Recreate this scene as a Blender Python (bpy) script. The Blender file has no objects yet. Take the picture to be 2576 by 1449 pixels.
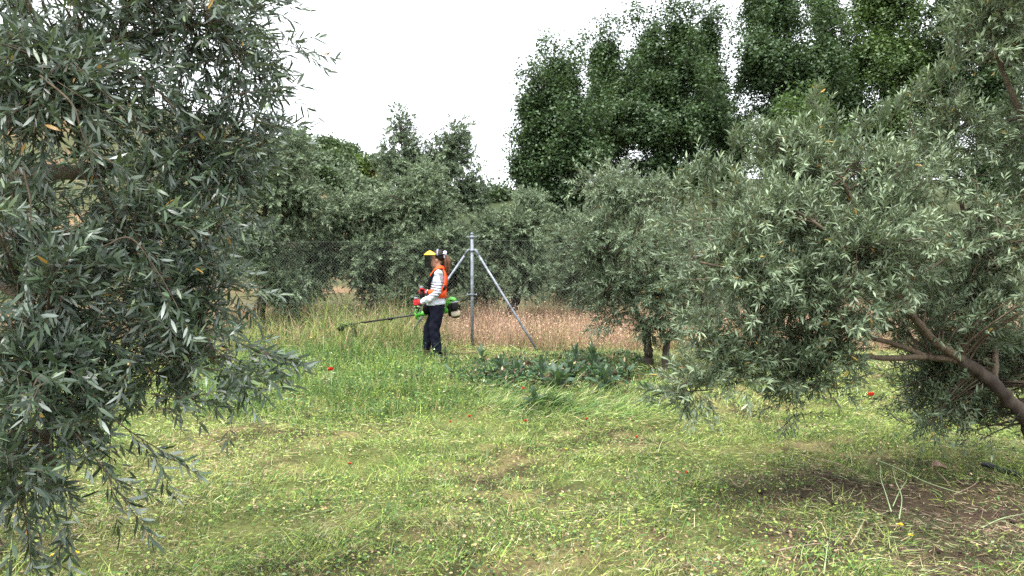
import bpy, bmesh, math, random
import numpy as np
from mathutils import Matrix, Vector

# ------------------------------------------------------------------ camera, world, sun, exposure
S = bpy.context.scene
COL = S.collection
PITCH = math.radians(1.96)
CAMZ = 1.5
F = 2003.6            # focal length in units of a 2576 px wide picture
cam = bpy.data.cameras.new('camera')
cam_o = bpy.data.objects.new('camera', cam); COL.objects.link(cam_o)
cam.sensor_width = 36.0
cam.lens = 36.0 * F / 2576.0
cam.clip_start = 0.05; cam.clip_end = 3000
cam_o.location = (0, 0, CAMZ)
cam_o.rotation_euler = (math.radians(90) - PITCH, 0, 0)
S.camera = cam_o

SUN_EL, SUN_AZ = 66.0, 205.0
w = bpy.data.worlds.new('World'); S.world = w; w.use_nodes = True
nt = w.node_tree; nt.nodes.clear()
out = nt.nodes.new('ShaderNodeOutputWorld')
sky = nt.nodes.new('ShaderNodeTexSky'); sky.sky_type = 'NISHITA'; sky.sun_disc = False
sky.sun_elevation = math.radians(SUN_EL); sky.sun_rotation = math.radians(SUN_AZ)
sky.air_density = 1.0; sky.dust_density = 3.0; sky.ozone_density = 1.0
bg1 = nt.nodes.new('ShaderNodeBackground'); bg1.inputs['Strength'].default_value = 0.10
nt.links.new(sky.outputs[0], bg1.inputs['Color'])
bg2 = nt.nodes.new('ShaderNodeBackground'); bg2.inputs['Strength'].default_value = 0.52
tc = nt.nodes.new('ShaderNodeTexCoord')
nz = nt.nodes.new('ShaderNodeTexNoise'); nz.inputs['Scale'].default_value = 2.2; nz.inputs['Detail'].default_value = 5
nt.links.new(tc.outputs['Generated'], nz.inputs['Vector'])
cr = nt.nodes.new('ShaderNodeValToRGB')
cr.color_ramp.elements[0].position = 0.3; cr.color_ramp.elements[0].color = (0.88, 0.90, 0.95, 1)
cr.color_ramp.elements[1].position = 0.7; cr.color_ramp.elements[1].color = (0.96, 0.98, 1.0, 1)
nt.links.new(nz.outputs['Fac'], cr.inputs['Fac']); nt.links.new(cr.outputs['Color'], bg2.inputs['Color'])
mx = nt.nodes.new('ShaderNodeMixShader'); mx.inputs[0].default_value = 0.88
nt.links.new(bg1.outputs[0], mx.inputs[1]); nt.links.new(bg2.outputs[0], mx.inputs[2])
nt.links.new(mx.outputs[0], out.inputs['Surface'])

sun = bpy.data.lights.new('sun', 'SUN'); sun.energy = 1.5; sun.angle = math.radians(34); sun.color = (1.0, 0.98, 0.95)
sun_o = bpy.data.objects.new('sun', sun); COL.objects.link(sun_o)
_a, _e = math.radians(SUN_AZ), math.radians(SUN_EL)
_d = Vector((math.sin(_a) * math.cos(_e), math.cos(_a) * math.cos(_e), math.sin(_e)))   # towards the sun
sun_o.rotation_euler = _d.to_track_quat('Z', 'Y').to_euler()
sun_o.location = (0, -5, 30)

S.view_settings.view_transform = 'Standard'
S.view_settings.look = 'None'
S.view_settings.exposure = 2.35
S.view_settings.gamma = 1.0
S.view_settings.use_curve_mapping = False
S.render.engine = 'CYCLES'
S.render.filter_size = 1.2
S.cycles.max_bounces = 5; S.cycles.diffuse_bounces = 2; S.cycles.glossy_bounces = 2
S.cycles.transmission_bounces = 4; S.cycles.transparent_max_bounces = 6
S.cycles.use_denoising = False
S.cycles.caustics_reflective = False; S.cycles.caustics_refractive = False

# ------------------------------------------------------------------ small helpers
R = np.random.default_rng(7)
cP, sP = math.cos(PITCH), math.sin(PITCH)

def at(x, y, Y):
    """World point at distance Y (along +Y) seen at (x, y) of the 2576 x 1449 picture."""
    u = (x - 1288.0) / F; v = -(y - 724.5) / F
    dx, dy, dz = u, cP + v * sP, -sP + v * cP
    t = Y / dy
    return np.array([dx * t, Y, CAMZ + dz * t])

def to_view(p):
    p = np.asarray(p, float)
    x, y, z = p[..., 0], p[..., 1], p[..., 2] - CAMZ
    zf = y * cP - z * sP
    up = y * sP + z * cP
    return 1288.0 + F * x / zf, 724.5 - F * up / zf, zf

def _hash(ix, iy, s):
    h = np.sin(ix * 127.1 + iy * 311.7 + s * 74.7) * 43758.5453
    return h - np.floor(h)

def vnoise(x, y, s=0):
    ix, iy = np.floor(x), np.floor(y)
    fx, fy = x - ix, y - iy
    fx = fx * fx * (3 - 2 * fx); fy = fy * fy * (3 - 2 * fy)
    a, b = _hash(ix, iy, s), _hash(ix + 1, iy, s)
    c, d = _hash(ix, iy + 1, s), _hash(ix + 1, iy + 1, s)
    return (a * (1 - fx) + b * fx) * (1 - fy) + (c * (1 - fx) + d * fx) * fy

def fbm(x, y, s=0, o=3):
    r, a, t = 0, 0.5, 0
    for i in range(o):
        r = r + a * vnoise(x, y, s + i * 13); t += a; a *= 0.5; x = x * 2.03 + 5.1; y = y * 2.03 + 1.7
    return r / t

def gz(x, y):
    x = np.asarray(x, float); y = np.asarray(y, float)
    z = 0.07 * (fbm(x * 0.45, y * 0.45, 3) - 0.5)
    near = np.clip((15.5 - y) / 2.0, 0, 1) * np.clip(y / 1.0, 0, 1)
    z = z + near * 0.15 * (fbm(x * 1.9, y * 1.9, 21, 4) - 0.5)
    z = z + 0.06 * np.exp(-((x + 2.0) / 1.6) ** 2 - ((y - 9.9) / 1.3) ** 2)     # low bank under the uncut weeds
    return z

def gp(x, y):
    """World ground point seen at (x, y) of the picture."""
    u = (x - 1288.0) / F; v = -(y - 724.5) / F
    d = np.array([u, cP + v * sP, -sP + v * cP])
    t = CAMZ / -d[2]
    for _ in range(5):
        p = d * t; t = (CAMZ - float(gz(p[0], p[1]))) / -d[2]
    p = d * t
    return np.array([p[0], p[1], float(gz(p[0], p[1]))])

def inpoly(px, py, poly):
    r = np.zeros(px.shape, bool); n = len(poly)
    for i in range(n):
        x1, y1 = poly[i]; x2, y2 = poly[(i + 1) % n]
        c = ((y1 > py) != (y2 > py)) & (px < (x2 - x1) * (py - y1) / ((y2 - y1) + 1e-9) + x1)
        r ^= c
    return r

def nrmz(a):
    a = np.asarray(a, float)
    return a / (np.linalg.norm(a, axis=-1, keepdims=True) + 1e-12)

def mesh_np(name, V, loops, totals, smooth=False, attrs=None):
    me = bpy.data.meshes.new(name)
    V = np.ascontiguousarray(V, np.float32); loops = np.ascontiguousarray(loops, np.int32); totals = np.ascontiguousarray(totals, np.int32)
    me.vertices.add(len(V)); me.vertices.foreach_set('co', V.ravel())
    me.loops.add(len(loops)); me.loops.foreach_set('vertex_index', loops)
    me.polygons.add(len(totals))
    st = np.zeros(len(totals), np.int32); st[1:] = np.cumsum(totals)[:-1]
    me.polygons.foreach_set('loop_start', st)
    me.polygons.foreach_set('loop_total', totals)
    if smooth: me.polygons.foreach_set('use_smooth', np.ones(len(totals), bool))
    for k, a in (attrs or {}).items():
        a = np.asarray(a, np.float32)
        if a.ndim == 1:
            at_ = me.attributes.new(k, 'FLOAT', 'POINT'); at_.data.foreach_set('value', a)
        else:
            at_ = me.attributes.new(k, 'FLOAT_COLOR', 'POINT')
            at_.data.foreach_set('color', np.concatenate([a, np.ones((len(a), 1), np.float32)], 1).ravel())
    me.update(calc_edges=True)
    return me

class MB:
    """Collects shapes that become ONE mesh object."""
    def __init__(s): s.V = []; s.L = []; s.T = []; s.n = 0; s.A = []
    def add(s, V, faces, a=None):
        V = np.asarray(V, float).reshape(-1, 3)
        for f in faces: s.L.extend([i + s.n for i in f]); s.T.append(len(f))
        s.V.append(V); s.n += len(V)
        s.A.append(np.full(len(V), 0.5 if a is None else a))
        return s
    def addnp(s, V, loops, totals):
        s.L.extend((np.asarray(loops) + s.n).tolist()); s.T.extend(np.asarray(totals).tolist()); s.V.append(V); s.n += len(V)
        s.A.append(np.full(len(V), 0.5))
    def mesh(s, name, smooth=True):
        return mesh_np(name, np.concatenate(s.V), np.array(s.L), np.array(s.T), smooth, {'rnd': np.concatenate(s.A)})
    def build(s, name, mat, parent=None, smooth=True, loc=None):
        return obj(name, s.mesh(name, smooth), mat, parent, loc)
    def tube(s, pts, rad, n=8, ref=(0.123, 0.3, 0.94), cap=True, a=None):
        """Tube through pts; rad = number, list of numbers or list of (along ref, across) pairs."""
        pts = np.asarray(pts, float); k = len(pts)
        rad = np.asarray(rad, float)
        if rad.ndim == 0: rad = np.full(k, float(rad))
        if rad.ndim == 1: rad = np.stack([rad, rad], 1)
        tg = np.gradient(pts, axis=0); tg = nrmz(tg)
        ref = np.asarray(ref, float)
        a1 = nrmz(ref - (tg @ ref)[:, None] * tg); a2 = np.cross(tg, a1)
        th = np.arange(n) * 2 * math.pi / n
        V = pts[:, None] + rad[:, 0, None, None] * np.cos(th)[None, :, None] * a1[:, None] + rad[:, 1, None, None] * np.sin(th)[None, :, None] * a2[:, None]
        V = V.reshape(-1, 3)
        i = np.arange(k - 1)[:, None] * n + np.arange(n)[None]
        j = np.arange(k - 1)[:, None] * n + (np.arange(n)[None] + 1) % n
        Q = np.stack([i, j, j + n, i + n], -1).reshape(-1, 4)
        L = Q.ravel().tolist(); T = [4] * len(Q)
        if cap:
            L += list(range(n))[::-1] + list(range((k - 1) * n, k * n)); T += [n, n]
        s.L.extend([x + s.n for x in L]); s.T.extend(T); s.V.append(V); s.n += len(V); s.A.append(np.full(len(V), 0.5 if a is None else a))
        return s
    def sq(s, c, h, p=3.0, nu=20, nv=12, rot=None):
        """Rounded box / ellipsoid (superquadric): c centre, h half sizes, p = 2 ellipsoid, larger = boxier."""
        u = np.linspace(-math.pi, math.pi, nu, endpoint=False); v = np.linspace(-math.pi / 2, math.pi / 2, nv)
        e = 2.0 / p
        f = lambda t: np.sign(t) * np.abs(t) ** e
        cu, su, cv, sv = f(np.cos(u)), f(np.sin(u)), f(np.cos(v)), f(np.sin(v))
        V = np.stack([cv[:, None] * cu[None] * h[0], cv[:, None] * su[None] * h[1], sv[:, None] * np.ones(nu)[None] * h[2]], -1).reshape(-1, 3)
        if rot is not None: V = V @ np.asarray(rot).T
        V = V + np.asarray(c, float)
        F_ = []
        for a in range(nv - 1):
            for b in range(nu):
                b2 = (b + 1) % nu
                F_.append((a * nu + b, a * nu + b2, (a + 1) * nu + b2, (a + 1) * nu + b))
        return s.add(V, F_)
    def box(s, c, h, rot=None):
        V = np.array([[x, y, z] for z in (-1, 1) for y in (-1, 1) for x in (-1, 1)], float) * np.asarray(h, float)
        if rot is not None: V = V @ np.asarray(rot).T
        return s.add(V + np.asarray(c, float), [(0, 2, 3, 1), (4, 5, 7, 6), (0, 1, 5, 4), (2, 6, 7, 3), (0, 4, 6, 2), (1, 3, 7, 5)])
    def ribbon(s, pts, nor, w, t=0.008):
        """Flat strap of width w and thickness t along pts with outward normals nor."""
        pts = np.asarray(pts, float); nor = nrmz(nor); k = len(pts)
        w = np.broadcast_to(np.asarray(w, float), (k,))
        tg = nrmz(np.gradient(pts, axis=0)); sd = nrmz(np.cross(tg, nor)); nor = np.cross(sd, tg)
        q = [pts - sd * w[:, None] / 2, pts + sd * w[:, None] / 2, pts + sd * w[:, None] / 2 + nor * t, pts - sd * w[:, None] / 2 + nor * t]
        V = np.stack(q, 1).reshape(-1, 3); F_ = []
        for a in range(k - 1):
            for b in range(4):
                b2 = (b + 1) % 4
                F_.append((a * 4 + b, a * 4 + b2, a * 4 + 4 + b2, a * 4 + 4 + b))
        F_ += [(3, 2, 1, 0), (4 * k - 4, 4 * k - 3, 4 * k - 2, 4 * k - 1)]
        return s.add(V, F_)

def smooth_path(pts, m=6):
    """Catmull-Rom through pts."""
    P = np.asarray(pts, float); P = np.concatenate([[2 * P[0] - P[1]], P, [2 * P[-1] - P[-2]]])
    o = []
    for i in range(1, len(P) - 2):
        for t in np.linspace(0, 1, m, endpoint=False):
            a, b, c, d = P[i - 1:i + 3]
            o.append(0.5 * (2 * b + (c - a) * t + (2 * a - 5 * b + 4 * c - d) * t * t + (3 * b - a - 3 * c + d) * t ** 3))
    o.append(P[-2]); return np.array(o)

def obj(name, me, mat, parent=None, loc=None):
    o = bpy.data.objects.new(name, me); COL.objects.link(o)
    if mat is not None and not me.materials: me.materials.append(mat)
    if parent is not None: o.parent = parent
    if loc is not None: o.location = loc
    return o

def tag(o, label=None, cat=None, group=None, kind=None):
    if label: o['label'] = label
    if cat: o['category'] = cat
    if group: o['group'] = group
    if kind: o['kind'] = kind
    return o

def thing(name, label, cat, loc=(0, 0, 0), rz=0, group=None):
    o = bpy.data.objects.new(name, None); COL.objects.link(o)
    o.empty_display_size = 0.1
    o.location = loc; o.rotation_euler = (0, 0, rz)
    return tag(o, label, cat, group)

# ------------------------------------------------------------------ materials
def newmat(name):
    m = bpy.data.materials.new(name); m.use_nodes = True
    n = m.node_tree; n.nodes.clear()
    o = n.nodes.new('ShaderNodeOutputMaterial')
    return m, n, o

def pmat(name, col, rough=0.6, metal=0.0, spec=0.4, var=0.15, scale=30.0, bump=0.0, bscale=60.0):
    """Plain paint / plastic / cloth with fine procedural variation."""
    m, n, o = newmat(name)
    b = n.nodes.new('ShaderNodeBsdfPrincipled'); n.links.new(b.outputs[0], o.inputs[0])
    b.inputs['Roughness'].default_value = rough; b.inputs['Metallic'].default_value = metal; b.inputs['Specular IOR Level'].default_value = spec
    t = n.nodes.new('ShaderNodeTexCoord'); z = n.nodes.new('ShaderNodeTexNoise'); z.inputs['Scale'].default_value = scale; z.inputs['Detail'].default_value = 4
    n.links.new(t.outputs['Object'], z.inputs['Vector'])
    r = n.nodes.new('ShaderNodeValToRGB')
    r.color_ramp.elements[0].position = 0.3; r.color_ramp.elements[1].position = 0.7
    r.color_ramp.elements[0].color = tuple(c * (1 - var) for c in col) + (1,)
    r.color_ramp.elements[1].color = tuple(min(1, c * (1 + var)) for c in col) + (1,)
    n.links.new(z.outputs['Fac'], r.inputs['Fac']); n.links.new(r.outputs['Color'], b.inputs['Base Color'])
    if bump:
        z2 = n.nodes.new('ShaderNodeTexNoise'); z2.inputs['Scale'].default_value = bscale; z2.inputs['Detail'].default_value = 3
        n.links.new(t.outputs['Object'], z2.inputs['Vector'])
        bp = n.nodes.new('ShaderNodeBump'); bp.inputs['Strength'].default_value = bump; bp.inputs['Distance'].default_value = 0.01
        n.links.new(z2.outputs['Fac'], bp.inputs['Height']); n.links.new(bp.outputs['Normal'], b.inputs['Normal'])
    return m

def leafmat(name, stops, under, rough=0.45, spec=0.5, trans=0.2, tcol=(0.2, 0.3, 0.06), patch=None):
    """Two-sided leaf: upper face colour from the per-leaf number, silvery or pale lower face, a little light through."""
    m, n, o = newmat(name)
    a = n.nodes.new('ShaderNodeAttribute'); a.attribute_name = 'rnd'
    r = n.nodes.new('ShaderNodeValToRGB')
    while len(r.color_ramp.elements) < len(stops): r.color_ramp.elements.new(0.5)
    for e, (p, c) in zip(r.color_ramp.elements, stops): e.position = p; e.color = tuple(c) + (1,)
    n.links.new(a.outputs['Fac'], r.inputs['Fac'])
    g = n.nodes.new('ShaderNodeNewGeometry')
    ru = n.nodes.new('ShaderNodeValToRGB')
    ru.color_ramp.elements[0].color = tuple(c * 0.8 for c in under) + (1,); ru.color_ramp.elements[1].position = 0.95; ru.color_ramp.elements[1].color = tuple(under) + (1,)
    if stops[-1][0] > 0.98:
        e = ru.color_ramp.elements.new(stops[-1][0]); e.color = tuple(stops[-1][1]) + (1,)
    n.links.new(a.outputs['Fac'], ru.inputs['Fac'])
    mixc = n.nodes.new('ShaderNodeMix'); mixc.data_type = 'RGBA'
    n.links.new(g.outputs['Backfacing'], mixc.inputs[0]); n.links.new(r.outputs['Color'], mixc.inputs[6]); n.links.new(ru.outputs['Color'], mixc.inputs[7])
    b = n.nodes.new('ShaderNodeBsdfPrincipled'); b.inputs['Roughness'].default_value = rough; b.inputs['Specular IOR Level'].default_value = spec
    n.links.new(mixc.outputs[2], b.inputs['Base Color'])
    t = n.nodes.new('ShaderNodeBsdfTranslucent'); t.inputs['Color'].default_value = tuple(tcol) + (1,)
    ms = n.nodes.new('ShaderNodeMixShader'); ms.inputs[0].default_value = trans
    n.links.new(b.outputs[0], ms.inputs[1]); n.links.new(t.outputs[0], ms.inputs[2]); n.links.new(ms.outputs[0], o.inputs[0])
    return m

def colmat(name, trans=0.25, spec=0.25, rough=0.6, gain=1.0):
    """Plant tissue whose own colour comes from the per-blade colour."""
    m, n, o = newmat(name)
    a = n.nodes.new('ShaderNodeAttribute'); a.attribute_name = 'col'
    b = n.nodes.new('ShaderNodeBsdfPrincipled'); b.inputs['Roughness'].default_value = rough; b.inputs['Specular IOR Level'].default_value = spec
    n.links.new(a.outputs['Color'], b.inputs['Base Color'])
    t = n.nodes.new('ShaderNodeBsdfTranslucent'); n.links.new(a.outputs['Color'], t.inputs['Color'])
    ms = n.nodes.new('ShaderNodeMixShader'); ms.inputs[0].default_value = trans
    n.links.new(b.outputs[0], ms.inputs[1]); n.links.new(t.outputs[0], ms.inputs[2]); n.links.new(ms.outputs[0], o.inputs[0])
    return m

def barkmat(name, c0, c1, scale=14):
    m, n, o = newmat(name)
    b = n.nodes.new('ShaderNodeBsdfPrincipled'); b.inputs['Roughness'].default_value = 0.85; b.inputs['Specular IOR Level'].default_value = 0.2
    t = n.nodes.new('ShaderNodeTexCoord')
    mp = n.nodes.new('ShaderNodeMapping'); mp.inputs['Scale'].default_value = (1, 1, 0.35)
    n.links.new(t.outputs['Object'], mp.inputs[0])
    z = n.nodes.new('ShaderNodeTexNoise'); z.inputs['Scale'].default_value = scale; z.inputs['Detail'].default_value = 8; z.inputs['Roughness'].default_value = 0.65
    n.links.new(mp.outputs[0], z.inputs['Vector'])
    r = n.nodes.new('ShaderNodeValToRGB'); r.color_ramp.elements[0].position = 0.32; r.color_ramp.elements[1].position = 0.68
    r.color_ramp.elements[0].color = tuple(c0) + (1,); r.color_ramp.elements[1].color = tuple(c1) + (1,)
    n.links.new(z.outputs['Fac'], r.inputs['Fac']); n.links.new(r.outputs['Color'], b.inputs['Base Color'])
    bp = n.nodes.new('ShaderNodeBump'); bp.inputs['Strength'].default_value = 0.7; bp.inputs['Distance'].default_value = 0.02
    n.links.new(z.outputs['Fac'], bp.inputs['Height']); n.links.new(bp.outputs['Normal'], b.inputs['Normal'])
    n.links.new(b.outputs[0], o.inputs[0])
    return m

YEL = (0.50, 0.29, 0.06)
M = {}
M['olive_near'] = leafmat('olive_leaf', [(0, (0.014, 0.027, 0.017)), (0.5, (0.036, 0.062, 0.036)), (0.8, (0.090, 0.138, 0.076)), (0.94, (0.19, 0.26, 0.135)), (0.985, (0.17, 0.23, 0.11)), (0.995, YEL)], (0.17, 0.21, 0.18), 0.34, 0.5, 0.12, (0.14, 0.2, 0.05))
M['olive_silver'] = leafmat('olive_leaf_silver', [(0, (0.036, 0.060, 0.033)), (0.5, (0.105, 0.152, 0.086)), (0.85, (0.26, 0.335, 0.205)), (0.984, (0.32, 0.40, 0.235)), (0.994, YEL)], (0.20, 0.245, 0.165), 0.48, 0.35, 0.16, (0.17, 0.23, 0.08))
M['olive_far'] = leafmat('olive_leaf_far', [(0, (0.048, 0.073, 0.043)), (0.5, (0.112, 0.156, 0.090)), (1, (0.24, 0.305, 0.175))], (0.20, 0.245, 0.165), 0.55, 0.25, 0.15, (0.14, 0.2, 0.07))
M['poplar'] = leafmat('poplar_leaf', [(0, (0.028, 0.054, 0.022)), (0.5, (0.054, 0.098, 0.038)), (1, (0.12, 0.19, 0.07))], (0.10, 0.15, 0.08), 0.5, 0.4, 0.15, (0.10, 0.18, 0.03))
M['poplar_light'] = leafmat('poplar_leaf_light', [(0, (0.038, 0.070, 0.024)), (0.5, (0.078, 0.128, 0.040)), (1, (0.15, 0.22, 0.07))], (0.12, 0.18, 0.08), 0.5, 0.4, 0.16, (0.16, 0.28, 0.04))
M['shrub'] = leafmat('shrub_leaf', [(0, (0.030, 0.050, 0.020)), (0.5, (0.052, 0.085, 0.034)), (1, (0.10, 0.15, 0.06))], (0.10, 0.14, 0.07), 0.5, 0.35, 0.15, (0.12, 0.2, 0.04))
M['shrub_bright'] = leafmat('shrub_leaf_bright', [(0, (0.055, 0.095, 0.018)), (0.5, (0.10, 0.16, 0.03)), (1, (0.19, 0.24, 0.05))], (0.14, 0.20, 0.06), 0.5, 0.35, 0.15, (0.2, 0.3, 0.04))
M['shrub_yellow'] = leafmat('shrub_leaf_yellow', [(0, (0.20, 0.17, 0.03)), (0.5, (0.30, 0.24, 0.04)), (1, (0.42, 0.33, 0.06))], (0.25, 0.22, 0.07), 0.5, 0.35, 0.15, (0.3, 0.25, 0.04))
M['thistle'] = leafmat('broad_leaf', [(0, (0.020, 0.044, 0.024)), (0.5, (0.036, 0.070, 0.038)), (1, (0.085, 0.14, 0.08))], (0.10, 0.15, 0.09), 0.5, 0.4, 0.15, (0.12, 0.22, 0.05))
M['bark'] = barkmat('olive_bark', (0.030, 0.024, 0.018), (0.115, 0.090, 0.066))
M['bark_brown'] = barkmat('olive_bark_brown', (0.026, 0.021, 0.017), (0.090, 0.072, 0.056))
M['bark_dark'] = barkmat('dark_bark', (0.016, 0.013, 0.010), (0.050, 0.040, 0.030))
M['twig'] = barkmat('twig_bark', (0.060, 0.045, 0.031), (0.155, 0.122, 0.085), 40)
M['grass'] = colmat('grass_blades', 0.28, 0.2, 0.6)
M['straw'] = colmat('dry_blades', 0.2, 0.15, 0.75)
# ------------------------------------------------------------------ ground and hill
def nonuni(a, b, step, lo, hi, n):
    c = np.arange(a, b + 1e-6, step)
    l = a - np.geomspace(step * 2, a - lo, n)[::-1]; r = b + np.geomspace(step * 2, hi - b, n)
    return np.concatenate([l, c, r])

def grid_mesh(name, xs, ys, zf, attrs=None):
    X, Y = np.meshgrid(xs, ys)
    Z = zf(X, Y); V = np.stack([X, Y, Z], -1).reshape(-1, 3)
    nx, ny = len(xs), len(ys)
    i = (np.arange(ny - 1)[:, None] * nx + np.arange(nx - 1)[None]).ravel()
    Q = np.stack([i, i + 1, i + nx + 1, i + nx], 1)
    return mesh_np(name, V, Q.ravel(), np.full(len(Q), 4), True, attrs(X.ravel(), Y.ravel()) if attrs else None)

def lerp(a, b, t):
    return np.asarray(a) * (1 - t[..., None]) + np.asarray(b) * t[..., None]

def sst(a, b, x):
    t = np.clip((x - a) / (b - a), 0, 1); return t * t * (3 - 2 * t)

BARE = gp(2470, 1325)          # trampled, half bare patch in front on the right
def bare(x, y):
    d = np.sqrt(((x - BARE[0]) / 1.95) ** 2 + ((y - BARE[1]) / 1.2) ** 2) + 1.3 * (fbm(x * 2.4, y * 2.4, 51) - 0.5)
    return 1 - sst(0.45, 1.2, d)
def bare2(x, y):                # smaller worn places
    return sst(0.62, 0.76, fbm(x * 0.9, y * 0.9, 77, 3))

def ground_cols(x, y):
    n1 = fbm(x * 1.3, y * 1.3, 5, 4); n2 = fbm(x * 5, y * 5, 9, 3)
    c = lerp((0.060, 0.050, 0.027), (0.20, 0.17, 0.085), sst(0.40, 0.60, n2))
    c = lerp(c, np.array([0.11, 0.15, 0.042]), 0.6 * sst(0.4, 0.6, n1))
    c = lerp(c, np.array([0.058, 0.041, 0.032]), 0.9 * bare(x, y))
    far = sst(15.0, 22.0, y)
    c = lerp(c, np.array([0.085, 0.085, 0.040]), far * 0.85)
    return {'col': c}

def groundmat():
    m, n, o = newmat('soil_and_thatch')
    a = n.nodes.new('ShaderNodeAttribute'); a.attribute_name = 'col'
    b = n.nodes.new('ShaderNodeBsdfPrincipled'); b.inputs['Roughness'].default_value = 0.95; b.inputs['Specular IOR Level'].default_value = 0.1
    t = n.nodes.new('ShaderNodeTexCoord')
    z = n.nodes.new('ShaderNodeTexNoise'); z.inputs['Scale'].default_value = 38; z.inputs['Detail'].default_value = 6; z.inputs['Roughness'].default_value = 0.7
    n.links.new(t.outputs['Object'], z.inputs['Vector'])
    r = n.nodes.new('ShaderNodeValToRGB'); r.color_ramp.elements[0].position = 0.3; r.color_ramp.elements[1].position = 0.72
    r.color_ramp.elements[0].color = (0.45, 0.42, 0.4, 1); r.color_ramp.elements[1].color = (1.5, 1.45, 1.35, 1)
    n.links.new(z.outputs['Fac'], r.inputs['Fac'])
    mm = n.nodes.new('ShaderNodeMix'); mm.data_type = 'RGBA'; mm.blend_type = 'MULTIPLY'; mm.inputs[0].default_value = 1
    n.links.new(a.outputs['Color'], mm.inputs[6]); n.links.new(r.outputs['Color'], mm.inputs[7])
    n.links.new(mm.outputs[2], b.inputs['Base Color'])
    bp = n.nodes.new('ShaderNodeBump'); bp.inputs['Strength'].default_value = 0.8; bp.inputs['Distance'].default_value = 0.03
    n.links.new(z.outputs['Fac'], bp.inputs['Height']); n.links.new(bp.outputs['Normal'], b.inputs['Normal'])
    n.links.new(b.outputs[0], o.inputs[0]); return m

gx = nonuni(-9.0, 9.0, 0.12, -700, 700, 26); gy = nonuni(1.0, 15.5, 0.12, -60, 900, 26)
tag(obj('ground', grid_mesh('ground', gx, gy, gz, ground_cols), groundmat()), kind='structure')

# hill behind the grove on the left, falling to the right
_hx = np.array([-260, -90, -45, -30, -21.6, -16.6, -14.2, -12.0, -9.8, -8, -2, 4, 14, 30, 60, 120, 260], float)
_hz = np.array([24, 20, 16.5, 14.2, 12.0, 11.15, 10.4, 8.2, 7.3, 6.9, 6.8, 7.6, 8.2, 8.2, 7.5, 6.5, 3], float)
HY = 66.0
def hz(x, y):
    ridge = np.interp(x * HY / np.clip(np.maximum(y, HY * 0.99), 1, None) if False else x, _hx, _hz)
    t = np.clip((y - 34.0) / (HY - 34.0), 0, 1)
    up = ridge * (0.12 * t + 0.88 * sst(0, 1, t))
    back = ridge * (1 - 0.6 * sst(HY, 240, y))
    z = np.where(y < HY, up, back) - 0.35 + 0.35 * sst(34, 40, y)
    return z + 0.8 * (fbm(x * 0.13, y * 0.13, 31, 3) - 0.5) * sst(36, 46, y) + 0.3 * (fbm(x * 0.6, y * 0.6, 33, 3) - 0.5) * sst(36, 46, y)

def hill_cols(x, y):
    n1 = fbm(x * 0.35, y * 0.35, 41, 4)
    c = lerp((0.15, 0.095, 0.058), (0.24, 0.16, 0.10), sst(0.35, 0.65, fbm(x * 1.1, y * 1.1, 44, 3)))
    c = lerp(c, np.array([0.070, 0.085, 0.042]), 0.9 * sst(0.34, 0.46, n1))
    c = lerp(c, np.array([0.040, 0.055, 0.026]), 0.92 * sst(-8.0, -5.0, x))      # scrub covered on the right
    return {'col': c}
hm = groundmat(); hm.name = 'hill_soil'
tag(obj('hill', grid_mesh('hill', np.concatenate([np.linspace(-260, -40, 24)[:-1], np.arange(-40, 20, 0.6), np.linspace(20, 260, 26)]),
    np.concatenate([np.arange(34, 76, 0.6), np.linspace(76, 260, 20)]), hz, hill_cols), hm), kind='structure')

def hillhit(x, y):
    u = (x - 1288.0) / F; v = -(y - 724.5) / F
    d = np.array([u, cP + v * sP, -sP + v * cP]); d = d / d[1]
    for Y in np.arange(36, 120, 0.25):
        p = np.array([0, 0, CAMZ]) + d * Y
        if p[2] <= float(hz(p[0], p[1])): return np.array([p[0], p[1], float(hz(p[0], p[1]))])
    Y = HY; p = np.array([0, 0, CAMZ]) + d * Y
    return np.array([p[0], p[1], float(hz(p[0], p[1]))])

# ------------------------------------------------------------------ foliage machinery
def perp(d, hint):
    n = hint - np.sum(hint * d, -1, keepdims=True) * d
    return nrmz(n)

def leaf_geo(pos, d, n, L, W, rnd, lod, curl):
    """Leaves as real little surfaces: lod 2 = folded, curved blade (4 faces), lod 1 = diamond."""
    N = len(pos); s = np.cross(n, d)
    L = L[:, None]; W = W[:, None]
    if lod == 2:
        c = curl[:, None]
        def st(t, wd, up):
            b = pos + d * L * t - n * L * c * t * t + n * W * up
            return (b + s * W * wd, b - s * W * wd)
        base = pos
        l1, r1 = st(0.30, 0.46, 0.10); l2, r2 = st(0.68, 0.38, 0.09)
        tip = pos + d * L * (1 - 0.3 * c) - n * L * c
        V = np.stack([base, r1, l1, r2, l2, tip], 1).reshape(-1, 3)
        o = np.arange(N)[:, None] * 6
        loops = (o + np.array([0, 1, 2, 2, 1, 3, 4, 4, 3, 5])[None]).ravel()
        tot = np.tile([3, 4, 3], N); k = 6
    elif lod == 0:
        m = pos + d * L * 0.15
        tip = pos + d * L - n * L * 0.10
        V = np.stack([m - s * W * 0.5, tip, m + s * W * 0.5], 1).reshape(-1, 3)
        loops = np.arange(N * 3); tot = np.full(N, 3); k = 3
    else:
        m = pos + d * L * 0.48
        tip = pos + d * L - n * L * 0.12
        V = np.stack([pos, m - s * W * 0.5, tip, m + s * W * 0.5], 1).reshape(-1, 3)
        o = np.arange(N)[:, None] * 4
        loops = (o + np.array([0, 1, 2, 3])[None]).ravel(); tot = np.full(N, 4); k = 4
    return V, loops, tot, np.repeat(rnd, k)

def bez(S, C, E, k):
    t = np.linspace(0, 1, k)[:, None]
    return (1 - t) ** 2 * S + 2 * t * (1 - t) * C + t * t * E

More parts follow.
